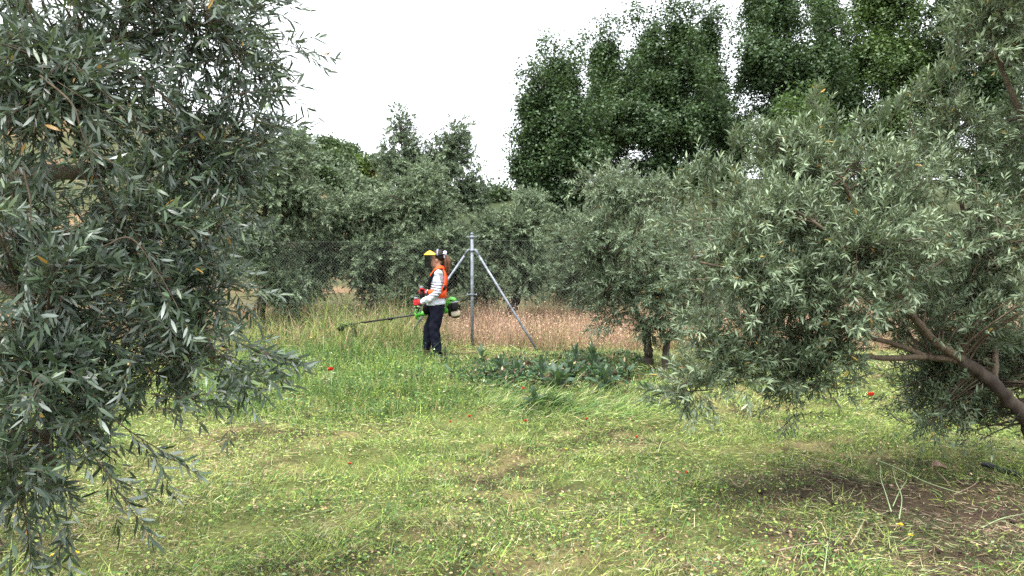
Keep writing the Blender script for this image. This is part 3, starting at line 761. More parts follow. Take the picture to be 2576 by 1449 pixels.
make_tree('olive_tree', 'tall thin olive tree whose loose plumes stand against the sky', 'olive tree', tb_, tall_limbs, tall_lobes, tallspec, M['olive_far'], M['bark'], 61, 'olive trees of the grove behind the fence')

# tall broadleaved trees at the back right
pspec = dict(core=0.4, clump=8, rv=0.09, spray=0.34, k=19, leaf=0.108, asp=0.95, br=0.03, lod=0, pairs=False, up=0.25, wt=0.6, wo=0.5, wr=0.4, maxlen=1.9, bn=3, t0=0.55, jit=0.07, nup=1.2, nr=0.28, arch=0.05, shell=0.36)
def poplar(label, bx, Y, lobes, seed, mat='poplar', r0=0.22):
    rng = np.random.default_rng(seed + 900)
    b = at(bx, 790, Y); b[2] = float(gz(b[0], b[1]))
    top = max(l[0][2] for l in lobes)
    limbs = [([b - [0, 0, 0.1], b + [0.1, 0, top * 0.3], b + [0, 0.1, top * 0.6], b + [0.05, 0, top * 0.9]], r0, 0.05)]
    for l in lobes:
        c = l[0]; z0 = max(1.5, min(c[2] * 0.72, top * 0.85)); s = np.array([b[0], b[1], z0])
        limbs.append(([s, (s + c) / 2 + np.array([0, 0, 0.1]), c], 0.07, 0.02))
    ex = []
    for l in lobes:
        c, r = l[:2]
        for _ in range(int(4 + l[2] * 0.09)):
            th = rng.uniform(0, 6.283); q = math.sqrt(rng.random()) * 0.9; hh = math.sqrt(max(0.02, 1 - q * q))
            s0 = c + r * np.array([q * math.cos(th), q * math.sin(th), hh * 0.8]); ln = rng.uniform(0.5, 1.15)
            ex.append(([s0, s0 + [rng.normal() * .08 + .12 * q * math.cos(th), rng.normal() * .08, ln * .5], s0 + [rng.normal() * .1 + .3 * q * math.cos(th), rng.normal() * .1, ln]], 0.012, 7))
    return make_tree('broadleaf_tree', label, 'tree', b, limbs, lobes, pspec, M[mat], M['bark_dark'], seed, 'tall green trees behind the olive grove', extra=ex)
poplar('leftmost tall green tree, low boughs reaching left over the grove', 1440, 27.0,
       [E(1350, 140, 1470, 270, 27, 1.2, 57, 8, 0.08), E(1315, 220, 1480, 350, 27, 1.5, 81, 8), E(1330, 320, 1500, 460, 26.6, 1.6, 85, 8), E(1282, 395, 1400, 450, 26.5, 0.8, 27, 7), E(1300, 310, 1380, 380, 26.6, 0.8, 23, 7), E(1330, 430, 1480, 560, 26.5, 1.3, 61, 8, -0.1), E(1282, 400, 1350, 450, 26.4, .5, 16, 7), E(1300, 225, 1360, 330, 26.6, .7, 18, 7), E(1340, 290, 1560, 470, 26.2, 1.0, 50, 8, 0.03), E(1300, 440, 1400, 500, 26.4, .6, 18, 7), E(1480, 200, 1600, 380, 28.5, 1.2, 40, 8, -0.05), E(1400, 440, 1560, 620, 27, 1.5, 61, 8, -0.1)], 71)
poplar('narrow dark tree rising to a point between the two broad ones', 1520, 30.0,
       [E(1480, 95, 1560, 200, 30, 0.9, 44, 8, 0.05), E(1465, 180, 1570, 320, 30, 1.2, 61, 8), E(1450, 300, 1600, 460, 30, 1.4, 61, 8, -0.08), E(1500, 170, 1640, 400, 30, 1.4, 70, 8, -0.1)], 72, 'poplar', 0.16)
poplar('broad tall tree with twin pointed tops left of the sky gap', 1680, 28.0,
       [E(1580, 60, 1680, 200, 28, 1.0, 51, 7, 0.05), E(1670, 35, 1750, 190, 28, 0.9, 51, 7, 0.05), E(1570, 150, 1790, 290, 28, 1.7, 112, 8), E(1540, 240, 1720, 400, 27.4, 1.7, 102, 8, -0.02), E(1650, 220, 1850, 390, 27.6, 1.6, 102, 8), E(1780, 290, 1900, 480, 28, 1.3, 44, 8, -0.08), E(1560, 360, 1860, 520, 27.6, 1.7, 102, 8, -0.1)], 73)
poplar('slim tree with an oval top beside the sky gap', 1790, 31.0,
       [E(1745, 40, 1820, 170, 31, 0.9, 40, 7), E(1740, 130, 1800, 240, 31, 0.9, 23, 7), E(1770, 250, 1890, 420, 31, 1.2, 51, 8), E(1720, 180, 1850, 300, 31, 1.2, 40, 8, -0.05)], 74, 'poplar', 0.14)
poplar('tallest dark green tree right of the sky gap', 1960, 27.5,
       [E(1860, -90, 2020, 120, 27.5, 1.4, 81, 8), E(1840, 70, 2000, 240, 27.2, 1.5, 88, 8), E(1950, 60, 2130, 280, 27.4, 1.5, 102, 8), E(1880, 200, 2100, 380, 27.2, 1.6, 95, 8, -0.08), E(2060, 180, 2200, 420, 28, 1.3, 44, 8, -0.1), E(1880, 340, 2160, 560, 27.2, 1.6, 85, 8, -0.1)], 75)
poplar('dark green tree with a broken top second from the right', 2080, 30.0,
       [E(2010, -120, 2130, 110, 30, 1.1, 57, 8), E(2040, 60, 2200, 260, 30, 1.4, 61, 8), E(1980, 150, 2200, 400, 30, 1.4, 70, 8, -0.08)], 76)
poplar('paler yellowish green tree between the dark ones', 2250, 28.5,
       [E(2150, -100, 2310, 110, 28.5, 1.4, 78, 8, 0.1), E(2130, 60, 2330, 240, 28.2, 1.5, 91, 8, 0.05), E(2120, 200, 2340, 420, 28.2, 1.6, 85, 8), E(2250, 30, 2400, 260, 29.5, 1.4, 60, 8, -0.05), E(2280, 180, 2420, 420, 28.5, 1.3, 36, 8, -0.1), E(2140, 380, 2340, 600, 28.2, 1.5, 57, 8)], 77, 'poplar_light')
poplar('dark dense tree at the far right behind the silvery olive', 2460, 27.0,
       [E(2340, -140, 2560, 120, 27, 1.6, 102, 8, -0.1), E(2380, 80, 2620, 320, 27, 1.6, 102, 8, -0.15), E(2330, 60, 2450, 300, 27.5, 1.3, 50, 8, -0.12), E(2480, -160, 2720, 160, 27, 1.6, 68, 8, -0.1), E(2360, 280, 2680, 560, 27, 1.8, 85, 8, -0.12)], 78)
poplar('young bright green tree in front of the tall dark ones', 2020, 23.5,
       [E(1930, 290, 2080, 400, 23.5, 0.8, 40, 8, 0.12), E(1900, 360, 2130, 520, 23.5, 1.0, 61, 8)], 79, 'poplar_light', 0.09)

# shrubs and trees on the hillside
hspec = dict(spray=0.55, k=10, leaf=0.26, asp=0.75, br=0.03, lod=1, pairs=False, up=0.1, wt=0.4, wo=0.6, wr=0.5, maxlen=1.5, bn=3, t0=0.2, jit=0.12, nup=0.7, nr=0.6, shell=0.35)
def hillbush(name, label, x0, y0, x1, y1, seed, mat, cat, trunk=False, dy=0.0):
    g = hillhit((x0 + x1) / 2, y1 + (8 if trunk else 0)); Y = g[1] + dy; s_ = Y / F
    c = at((x0 + x1) / 2, (y0 + y1) / 2, Y); wv, hv = (x1 - x0) / 2 * s_, (y1 - y0) / 2 * s_
    g = np.array([c[0], Y, float(hz(c[0], Y))])
    lobes = [(c, np.array([wv, wv * 0.8, hv]), 26, 8, 0.0), (c + [-wv * 0.4, 0, hv * 0.1], np.array([wv * .6, wv * .6, hv * .8]), 12, 7, 0.05), (c + [wv * 0.4, 0, -hv * 0.1], np.array([wv * .6, wv * .6, hv * .8]), 12, 7, -0.05)]
    limbs = [([g - [0, 0, 0.3], (g + c) / 2, c], 0.16, 0.06)]
    return make_tree(name, label, cat, g, limbs, lobes, hspec, M[mat], M['bark_dark'], seed, 'bushes and trees on the hillside')
hillbush('tree', 'round dark tree alone on the brow of the hill', 862, 370, 899, 401, 81, 'shrub', 'tree', True)
hillbush('tree', 'dark spreading tree at the top left of the hill', 795, 352, 845, 388, 82, 'shrub', 'tree')
hillbush('bush', 'small dark bush left of the lone round tree', 838, 372, 866, 392, 83, 'shrub', 'bush')
hillbush('bush', 'dark olive bush under the brown bank', 815, 392, 850, 425, 84, 'shrub', 'bush')
hillbush('bush', 'wide dark bush in the middle of the hillside', 845, 392, 885, 425, 85, 'shrub', 'bush')
hillbush('bush', 'grey green bush above the grove', 838, 418, 890, 452, 86, 'olive_far', 'bush')
hillbush('bush', 'green bush below the bare brow', 882, 402, 915, 440, 87, 'shrub_bright', 'bush')
hillbush('tree', 'dark green tree right of the bare brow', 912, 400, 950, 432, 88, 'shrub', 'tree')
hillbush('bush', 'bright green bush low on the hillside', 912, 420, 968, 460, 89, 'shrub_bright', 'bush')
hillbush('bush', 'yellowish bush beside the bright green one', 958, 432, 976, 460, 90, 'shrub_yellow', 'bush')
hillbush('tree', 'grey green tree on the slope behind the tall thin olive', 950, 410, 1000, 440, 91, 'olive_far', 'tree')
hillbush('bush', 'grey green bush at the left foot of the hillside', 770, 388, 832, 436, 101, 'olive_far', 'bush')
hillbush('bush', 'dark bush low between the grey olive and the wide bush', 785, 425, 848, 474, 102, 'shrub', 'bush')
hillbush('bush', 'grey green bush at the foot of the hill above the leaning trunk', 842, 448, 912, 492, 103, 'olive_far', 'bush')
hillbush('bush', 'dark bush at the foot of the hill under the bright green one', 905, 455, 960, 500, 104, 'shrub', 'bush')
hillbush('bush', 'broad dark bush on the slope behind the near sprays', 640, 380, 760, 450, 105, 'shrub', 'bush')
for i_, (x0, y0, x1, y1, lb_) in enumerate([(700, 330, 770, 372, 'dark tree on the ridge behind the grey olive'), (1210, 478, 1290, 505, 'low dark trees on the far ridge left of the tall green trees'), (1290, 472, 1400, 505, 'low dark bush on the far ridge under the tall green trees')]):
    hillbush('bush', lb_ if i_ != 1 else 'low dark bush on the far ridge left of the tall green trees', x0, y0, x1, y1, 92 + i_, 'shrub', 'bush')
# ------------------------------------------------------------------ chain link fence
M['galv'] = pmat('galvanised_steel', (0.185, 0.205, 0.235), 0.6, 0.3, 0.4, 0.42, 14, 0.3, 40)
M['wire'] = pmat('fence_wire', (0.17, 0.185, 0.165), 0.7, 0.1, 0.4, 0.2, 10)
PX = at(1188, 870, 13.9); PX[2] = float(gz(PX[0], PX[1]))
fence = thing('chain_link_fence', 'chain link fence with a galvanised braced post behind the woman', 'fence', tuple(PX))
PH = at(1188, 590, 13.9)[2] - PX[2]
MB().tube([(0, 0, -0.15), (0, 0, PH * 0.5), (0, 0, PH)], 0.0275, 14).build('post', M['galv'], fence)
MB().tube([(0, 0, PH), (0, 0, PH + 0.02), (0, 0, PH + 0.035)], [0.032, 0.030, 0.012], 14).build('post_cap', M['galv'], fence)
pr = at(1358, 881, 13.35) - PX; pr[2] = float(gz(*(at(1358, 881, 13.35)[:2]))) - PX[2] - 0.06
RD = nrmz(np.array([pr[0], pr[1], 0.0]))             # fence direction to the right
LD = nrmz(np.array([-1.0, 0.18, 0.0]))               # and to the left
zc = at(1188, 630, 13.9)[2] - PX[2]
for D, e in ((RD, pr), (LD, np.array([LD[0] * 1.32, LD[1] * 1.32, -0.05]))):
    s_ = D * 0.075 + np.array([0, 0, zc - 0.005])
    b = MB().tube([s_, s_ * 0.5 + e * 0.5, e], 0.020, 12)
    br = b.build('brace', M['galv'], fence)
    c = MB().tube([D * 0.03 + np.array([0, 0, zc + 0.012]), D * 0.06 + np.array([0, 0, zc + 0.012]), s_ + nrmz(e - s_) * 0.10], [0.013, 0.023, 0.024], 10)
    c.build('clamp', M['galv'], br)
def collar(z, ear):
    b = MB().tube([(0, 0, z - 0.02), (0, 0, z + 0.02)], 0.037, 14)
    for D in (RD, LD):
        b.tube([D * 0.03 + np.array([0, 0, z]), D * ear + np.array([0, 0, z])], 0.010, 8)
        b.tube([D * ear + np.array([0, 0, z - 0.018]), D * ear + np.array([0, 0, z + 0.018])], 0.012, 8)
    return b
collar(PH - 0.045, 0.085).build('wire_clamp', M['galv'], fence)
collar(zc, 0.05).build('collar', M['galv'], fence)
collar(at(1188, 741, 13.9)[2] - PX[2], 0.085).build('wire_clamp', M['galv'], fence)
def mesh_run(D, ln, h, parent):
    b = MB(); Z0 = 0.05; st = 0.062; w_ = 0.00048
    nn = np.array([-D[1], D[0], 0.0]); Vs, Ls, Ts = [], [], []; n = 0
    up = np.array([0, 0, 1.0])
    for sgn in (1, -1):
        for x0 in np.arange(-h, ln, st):
            a, c = x0, x0 + h
            za, zb = (Z0, Z0 + h) if sgn > 0 else (Z0 + h, Z0)
            if a < 0: f = (0 - a) / h; za = za + (zb - za) * f; a = 0
            if c > ln: f = (c - ln) / h; zb = zb - (zb - za) * (f * h / (c - a)) ; c = ln
            if c - a < 0.01: continue
            p, q = D * a + up * za + nn * 0.002 * sgn, D * c + up * zb + nn * 0.002 * sgn
            t_ = nrmz(q - p); s1_ = np.cross(t_, nn)
            ring = [s1_ * w_, -s1_ * w_ * 0.5 + nn * w_ * 0.87, -s1_ * w_ * 0.5 - nn * w_ * 0.87]
            Vs += [p + r for r in ring] + [q + r for r in ring]
            for k in range(3): Ls += [n + k, n + (k + 1) % 3, n + 3 + (k + 1) % 3, n + 3 + k]; Ts.append(4)
            n += 6
    b.addnp(np.array(Vs), np.array(Ls), np.array(Ts))
    return b.build('wire_mesh', M['wire'], parent)
FH = PH - 0.16
mesh_run(RD, 8.5, FH, fence); mesh_run(LD, 8.5, FH, fence)
for D in (RD, LD):
    for z in (FH + 0.05, FH * 0.42, 0.08):
        MB().tube([D * 0.03 + np.array([0, 0, z]), D * 4 + np.array([0, 0, z - 0.01]), D * 8.5 + np.array([0, 0, z])], 0.0012, 5).build('tension_wire', M['wire'], fence)
    for d_ in ((4.2, 8.4) if D is RD else (8.4,)):
        p = D * d_ + np.array([-D[1], D[0], 0]) * 0.03
        g = float(gz(PX[0] + p[0], PX[1] + p[1])) - PX[2]
        MB().tube([p + [0, 0, g - 0.1], p + [0, 0, 1.0], p + [0, 0, PH - 0.08]], 0.022, 10).build('post', M['galv'], fence)
# ------------------------------------------------------------------ the woman and her brushcutter
YP = 12.1
PO = at(1090.7, 800, YP); PO[2] = float(gz(PO[0], PO[1])) - 0.005
def knit_mat():
    """White cotton with six navy stripes printed across chest and sleeves."""
    m, n, o = newmat('striped_cotton')
    b = n.nodes.new('ShaderNodeBsdfPrincipled'); b.inputs['Roughness'].default_value = 0.9; b.inputs['Specular IOR Level'].default_value = 0.15
    t = n.nodes.new('ShaderNodeTexCoord'); s = n.nodes.new('ShaderNodeSeparateXYZ'); n.links.new(t.outputs['Object'], s.inputs[0])
    def mt(op, a, b_=None, c=None):
        q = n.nodes.new('ShaderNodeMath'); q.operation = op
        for i, v in enumerate((a, b_, c)):
            if v is None: continue
            if isinstance(v, (int, float)): q.inputs[i].default_value = v
            else: n.links.new(v, q.inputs[i])
        return q.outputs[0]
    nz_ = n.nodes.new('ShaderNodeTexNoise'); nz_.inputs['Scale'].default_value = 9; n.links.new(t.outputs['Object'], nz_.inputs['Vector'])
    zz = mt('ADD', mt('ADD', s.outputs['Z'], mt('MULTIPLY', s.outputs['X'], 0.10)), mt('MULTIPLY', mt('SUBTRACT', nz_.outputs['Fac'], 0.5), 0.014))
    k = mt('DIVIDE', mt('SUBTRACT', zz, 0.945), 0.0405)
    fr = mt('FRACT', k)
    band = mt('MULTIPLY', mt('LESS_THAN', fr, 0.30), mt('MULTIPLY', mt('GREATER_THAN', k, 0.0), mt('LESS_THAN', k, 5.5)))
    mix = n.nodes.new('ShaderNodeMix'); mix.data_type = 'RGBA'; n.links.new(band, mix.inputs[0])
    mix.inputs[6].default_value = (0.56, 0.58, 0.65, 1); mix.inputs[7].default_value = (0.018, 0.025, 0.06, 1)
    n.links.new(mix.outputs[2], b.inputs['Base Color'])
    z2 = n.nodes.new('ShaderNodeTexNoise'); z2.inputs['Scale'].default_value = 22; n.links.new(t.outputs['Object'], z2.inputs['Vector'])
    bp = n.nodes.new('ShaderNodeBump'); bp.inputs['Strength'].default_value = 0.5; bp.inputs['Distance'].default_value = 0.02
    n.links.new(z2.outputs['Fac'], bp.inputs['Height']); n.links.new(bp.outputs['Normal'], b.inputs['Normal'])
    n.links.new(b.outputs[0], o.inputs[0]); return m
M['skin'] = pmat('skin', (0.46, 0.25, 0.17), 0.55, 0, 0.4, 0.06)
M['knit'] = knit_mat()
M['denim'] = pmat('navy_work_cloth', (0.0055, 0.0065, 0.014), 0.85, 0, 0.12, 0.3, 25, 0.6, 18)
M['orange'] = pmat('orange_webbing', (0.95, 0.095, 0.016), 0.6, 0, 0.3, 0.06, 40)
M['black'] = pmat('black_plastic', (0.006, 0.006, 0.0065), 0.5, 0, 0.25, 0.25, 30)
M['blackcloth'] = pmat('black_padding', (0.004, 0.004, 0.005), 0.9, 0, 0.1, 0.25, 30)
M['red'] = pmat('red_glove', (0.42, 0.018, 0.02), 0.7, 0, 0.3, 0.2, 40, 0.4, 90)
M['hair'] = pmat('dark_hair', (0.014, 0.008, 0.006), 0.55, 0, 0.25, 0.45, 45, 0.6, 90)
M['hair2'] = pmat('brown_hair', (0.105, 0.048, 0.024), 0.55, 0, 0.3, 0.6, 28, 0.7, 70)
M['scr'] = pmat('lilac_cloth', (0.68, 0.67, 0.82), 0.85, 0, 0.2, 0.12, 40, 0.5, 60)
M['yellow'] = pmat('yellow_plastic', (0.72, 0.46, 0.02), 0.4, 0, 0.5, 0.05)
M['grey'] = pmat('grey_band', (0.20, 0.20, 0.24), 0.6, 0, 0.4, 0.1)
M['green'] = pmat('green_plastic', (0.085, 0.40, 0.035), 0.4, 0, 0.5, 0.05)
M['tank'] = pmat('cream_tank', (0.42, 0.37, 0.28), 0.45, 0, 0.4, 0.08, 12)
M['shaft'] = pmat('black_tube', (0.010, 0.010, 0.010), 0.4, 0.1, 0.3, 0.2)
M['alu'] = pmat('grey_metal', (0.30, 0.31, 0.32), 0.45, 0.6, 0.5, 0.15)
M['dirtyblack'] = pmat('scuffed_guard', (0.010, 0.0095, 0.008), 0.65, 0, 0.25, 0.5, 12)
def screenmat():
    m, n, o = newmat('visor_gauze')
    b = n.nodes.new('ShaderNodeBsdfPrincipled'); b.inputs['Base Color'].default_value = (0.004, 0.004, 0.004, 1); b.inputs['Roughness'].default_value = 0.8; b.inputs['Specular IOR Level'].default_value = 0.08
    t = n.nodes.new('ShaderNodeBsdfTransparent'); x = n.nodes.new('ShaderNodeMixShader'); x.inputs[0].default_value = 0.74
    n.links.new(t.outputs[0], x.inputs[1]); n.links.new(b.outputs[0], x.inputs[2]); n.links.new(x.outputs[0], o.inputs[0]); return m
M['gauze'] = screenmat()

def fuse(mb, name, mat, parent, voxel=0.010, it=6, fold=None, smooth=0.6):
    """All shapes of mb grown into one continuous surface."""
    me = mb.mesh(name + '_raw'); o = bpy.data.objects.new(name + '_raw', me); COL.objects.link(o)
    r = o.modifiers.new('r', 'REMESH'); r.mode = 'VOXEL'; r.voxel_size = voxel
    s_ = o.modifiers.new('s', 'SMOOTH'); s_.factor = smooth; s_.iterations = it
    dg = bpy.context.evaluated_depsgraph_get(); dg.update()
    nm = bpy.data.meshes.new_from_object(o.evaluated_get(dg)); nm.name = name
    bpy.data.objects.remove(o); bpy.data.meshes.remove(me)
    if fold is not None:
        n = len(nm.vertices); V = np.zeros(n * 3, np.float32); N = np.zeros(n * 3, np.float32)
        nm.vertices.foreach_get('co', V); nm.vertices.foreach_get('normal', N)
        V = V.reshape(-1, 3); N = N.reshape(-1, 3)
        V = V + N * fold(V)[:, None]; nm.vertices.foreach_set('co', V.astype(np.float32).ravel()); nm.update()
    nm.polygons.foreach_set('use_smooth', np.ones(len(nm.polygons), bool))
    nm.materials.clear()
    return obj(name, nm, mat, parent)

woman = thing('person', 'woman in a striped top, orange harness and yellow visor cutting weeds', 'person', tuple(PO))
XR = (1, 0, 0)
sh_n, el_n, wr_n = np.array([.085, -.165, 1.27]), np.array([.070, -.215, .975]), np.array([-.165, -.165, .848])
sh_f, el_f, wr_f = np.array([.085, .165, 1.27]), np.array([.050, .25, 1.0]), np.array([-.125, .205, .985])
GN, GF = np.array([-.250, -.135, .865]), np.array([-.205, .205, 1.005])   # grips
body = MB()
body.sq((.070, 0, 1.530), (.092, .072, .098), 2.1)                       # skull
body.sq((.018, 0, 1.452), (.058, .052, .072), 2.2)                       # face
body.sq((.000, 0, 1.398), (.036, .034, .026), 2.0)                       # chin
body.tube([(-.030, 0, 1.505), (-.046, 0, 1.475), (-.060, 0, 1.448), (-.046, 0, 1.440)], [.010, .012, .015, .010], 8)   # nose
body.tube([(-.032, -.022, 1.428), (-.044, 0, 1.426), (-.032, .022, 1.428)], [.006, .009, .006], 8)                       # lips
for s_ in (-1, 1):
    body.sq((.052, s_ * .071, 1.475), (.017, .010, .030), 2.0)           # ears
body.tube([(.090, 0, 1.26), (.082, 0, 1.34), (.060, 0, 1.45)], [(.056, .060), (.048, .050), (.050, .050)], 14, XR)
body.tube([(.035, 0, .78), (.030, 0, .88), (.035, 0, .98), (.045, 0, 1.10), (.060, 0, 1.20), (.078, 0, 1.285), (.082, 0, 1.325)],
          [(.095, .135), (.090, .128), (.084, .112), (.098, .130), (.095, .145), (.068, .125), (.05, .07)], 18, XR)
for sh, el, wr, g in ((sh_n, el_n, wr_n, GN), (sh_f, el_f, wr_f, GF)):
    body.tube([sh + [0, -np.sign(sh[1]) * .06, 0], sh, (sh + el) / 2, el], [.045, .048, .042, .036], 12)
    body.tube([el, el * .5 + wr * .5, wr, wr * .4 + (g + [.03, 0, -.02]) * .6], [.036, .034, .026, .024], 12)
for s_, kn, an in ((-1, (.015, -.095, .41), (.068, -.10, .08)), (1, (-.095, .09, .41), (-.115, .10, .08))):
    kn, an = np.array(kn), np.array(an)
    body.tube([(.05, s_ * .070, .82), (.05, s_ * .080, .70), kn, kn * .5 + an * .5, an], [.066, .068, .052, .048, .036], 14)
    body.tube([an, an + [-.03, 0, -.045], an + [-.14, 0, -.055]], [.036, .034, .026], 10)
fuse(body, 'body', M['skin'], woman, 0.012, 2)
for s_ in (-1, 1):
    MB().sq((-.026, s_ * .027, 1.482), (.010, .011, .009), 2.0, 12, 8).build('eye', M['black'], woman)

sw = MB()
sw.tube([(.040, 0, .800), (.038, 0, .83), (.034, 0, .90), (.040, 0, .98), (.050, 0, 1.10), (.062, 0, 1.20), (.078, 0, 1.29), (.085, 0, 1.335)],
        [(.142, .180), (.147, .183), (.134, .170), (.112, .142), (.116, .152), (.112, .168), (.082, .150), (.060, .075)], 22, XR)
sw.tube([sh_n + [0, .07, .01], sh_n, sh_n * .5 + el_n * .5 + [.012, -.006, 0], el_n + [.012, 0, 0]], [.062, .062, .057, .053], 14)
sw.tube([el_n + [.01, 0, .01], el_n * .55 + wr_n * .45 + [0, 0, -.012], wr_n * .9 + el_n * .1, wr_n + [-.008, 0, 0]], [.055, .052, .045, .037], 14)
sw.tube([sh_f + [0, -.07, .01], sh_f, sh_f * .5 + el_f * .5, el_f], [.062, .062, .056, .052], 14)
sw.tube([el_f + [.01, 0, .01], el_f * .5 + wr_f * .5 + [0, 0, -.01], wr_f + [0.02, 0, 0], wr_f + [-.005, 0, 0]], [.058, .052, .044, .036], 14)
def fold_sw(V):
    a = .004 * np.sin(V[:, 2] * 45 + 6 * np.sin(V[:, 0] * 13 + V[:, 1] * 7)) * (V[:, 2] < .97) * (V[:, 2] > .83)
    b = .0025 * np.sin((V[:, 0] * 60 + V[:, 2] * 85) + 5 * np.sin(V[:, 1] * 21))
    return a + b
fuse(sw, 'striped_top', M['knit'], woman, 0.010, 3, fold_sw)
pt = MB()
pt.tube([(.040, 0, .905), (.045, 0, .835), (.045, 0, .78), (.050, 0, .70)], [(.108, .148), (.120, .160), (.126, .168), (.120, .165)], 18, XR)
pt.tube([(.055, -.085, .78), (.055, -.090, .66), (.020, -.095, .44), (.048, -.098, .22), (.068, -.10, .07)], [(.108, .092), (.104, .09), (.085, .08), (.076, .076), (.070, .072)], 16, XR)
pt.tube([(.050, .085, .78), (.025, .090, .66), (-.085, .09, .44), (-.105, .095, .22), (-.118, .10, .10)], [(.104, .092), (.098, .09), (.080, .08), (.068, .072), (.060, .066)], 16, XR)
def fold_pt(V):
    return .004 * np.sin(V[:, 2] * 24 + V[:, 0] * 30 + 5 * np.sin(V[:, 1] * 14 + V[:, 2] * 6)) + .002 * np.sin(V[:, 2] * 50 - V[:, 0] * 45)
fuse(pt, 'trousers', M['denim'], woman, 0.012, 3, fold_pt)
for an in ((.068, -.10, .03), (-.118, .10, .03)):
    a = np.array(an)
    MB().sq(a + [-.035, 0, .01], (.125, .045, .05), 2.6).build('shoe', M['blackcloth'], woman)

# gloves: palm, four bent fingers of different lengths round the grip, thumb from the side of the palm
def glove(g, wr, s):
    b = MB(); pal = g + np.array([.036, s * .020, -.018])
    b.tube([wr + [.012, 0, 0], wr * .6 + pal * .4, pal + [.008, 0, 0], pal + [-.012, s * .006, .002]], [(.030, .026), (.034, .024), (.046, .021), (.042, .018)], 12, (0, 0, 1))
    for i, (dz, ln) in enumerate(((.028, .95), (.006, 1.05), (-.016, 1.0), (-.037, .82))):
        z = g[2] - .018 + dz
        b.tube([(pal[0] - .008, pal[1] + s * .008, z), (g[0] + .006, g[1] + s * .037, z + .002), (g[0] - .024 * ln, g[1] + s * .030, z), (g[0] - .034 * ln, g[1] + s * .002, z - .002), (g[0] - .018, g[1] - s * .024 * ln, z - .003)],
               [.0125, .0120, .0112, .0105, .0088], 8)
    b.tube([pal + [.004, -s * .010, .030], (g[0] + .020, g[1] - s * .026, g[2] + .028), (g[0] - .004, g[1] - s * .032, g[2] + .034), (g[0] - .024, g[1] - s * .020, g[2] + .034)], [.016, .014, .012, .010], 8)
    return fuse(b, 'glove', M['red'], woman, 0.0042, 2)
glove(GN, wr_n, -1); glove(GF, wr_f, 1)

# hair, ponytail, scrunchie
hb = MB().sq((.082, 0, 1.543), (.100, .083, .094), 2.1, 28, 18)
V_ = np.concatenate(hb.V); Lf = np.array(hb.L).reshape(-1, 4)
fc = V_[Lf].mean(1); kp = ~((fc[:, 0] < .045) & (fc[:, 2] < 1.575)) & ~((fc[:, 0] < .085) & (fc[:, 2] < 1.50))
hm_ = MB(); hm_.addnp(V_, Lf[kp].ravel(), np.full(kp.sum(), 4))
ho = hm_.build('hair', M['hair'], woman); q_ = ho.modifiers.new('solid', 'SOLIDIFY'); q_.thickness = 0.010; q_.offset = -1
pn = MB(); rg = np.random.default_rng(4)
for i in range(34):
    a = rg.random() * 6.28; r_ = .030 * math.sqrt(rg.random()); ox, oy = r_ * math.cos(a), r_ * math.sin(a); k = rg.uniform(.85, 1.08)
    pn.tube(smooth_path([(.165 + ox * .4, oy * .4, 1.555), (.193 + ox, oy, 1.535), (.208 + ox * 1.6, oy * 1.5, 1.47), (.212 + ox * 1.5, oy * 1.4, 1.38), (.205 + ox * 1.0 + rg.normal() * .008, oy, 1.55 - .285 * k)], 4),
            np.concatenate([np.linspace(.012, .015, 9), np.linspace(.015, .003, 8)]), 6)
pn.build('ponytail', M['hair2'], woman)
sc_ = MB(); an_ = np.linspace(0, 2 * math.pi, 25)
sc_.tube([(.166 + .010 * math.sin(t) , .036 * math.cos(t), 1.558 + .034 * math.sin(t)) for t in an_], [.026 + .006 * math.sin(5 * t) for t in an_], 10, (0.3, 0.1, 0.9), cap=False)
sc_.build('scrunchie', M['scr'], woman)
# visor: yellow brow guard, gauze with black rim, head band
def arc(rx, ry, z, a0, a1, n, cx=.070, drop=0.0): return [(cx - rx * math.cos(t), ry * math.sin(t), z - drop * (1 - math.cos(t))) for t in np.linspace(math.radians(a0), math.radians(a1), n)]
def sheet(rows):
    R_ = [np.array(r) for r in rows]; n = len(R_[0]); V = np.concatenate(R_)
    return MB().add(V, [(i * n + j, i * n + j + 1, (i + 1) * n + j + 1, (i + 1) * n + j) for i in range(len(R_) - 1) for j in range(n - 1)])
g1 = sheet([arc(.212, .128, 1.556, -82, 82, 21), arc(.208, .126, 1.566, -82, 82, 21), arc(.175, .112, 1.594, -81, 81, 21, drop=.032), arc(.140, .100, 1.618, -80, 80, 21, drop=.056), arc(.112, .090, 1.622, -79, 79, 21, drop=.062)]).build('brow_guard', M['yellow'], woman)
q_ = g1.modifiers.new('solid', 'SOLIDIFY'); q_.thickness = 0.004
s1g = sheet([arc(.206, .124, 1.556, -64, 64, 19), arc(.208, .124, 1.46, -62, 62, 19), arc(.200, .118, 1.364, -56, 56, 19)]).build('visor_screen', M['gauze'], woman)
fr_ = MB().tube(arc(.206, .124, 1.556, -64, -64, 2)[:1] + [(.070 - .208 * math.cos(math.radians(62)), -.124 * math.sin(math.radians(62)), 1.46)] + arc(.200, .118, 1.362, -56, 56, 19) + [(.070 - .208 * math.cos(math.radians(62)), .124 * math.sin(math.radians(62)), 1.46)] + arc(.206, .124, 1.556, 64, 64, 2)[:1], .0055, 8)
fr_.build('visor_rim', M['black'], woman)
MB().ribbon([(.070 - .106 * math.cos(t), .090 * math.sin(t), 1.560) for t in np.linspace(-math.pi, math.pi, 33)], [(-math.cos(t), math.sin(t), 0) for t in np.linspace(-math.pi, math.pi, 33)], .024, .006).build('head_band', M['black'], woman)
MB().ribbon([(.068, .092 * math.cos(t), 1.548 + .096 * math.sin(t)) for t in np.linspace(0, math.pi, 17)], [(0, math.cos(t), math.sin(t)) for t in np.linspace(0, math.pi, 17)], .026, .006).build('crown_strap', M['grey'], woman)
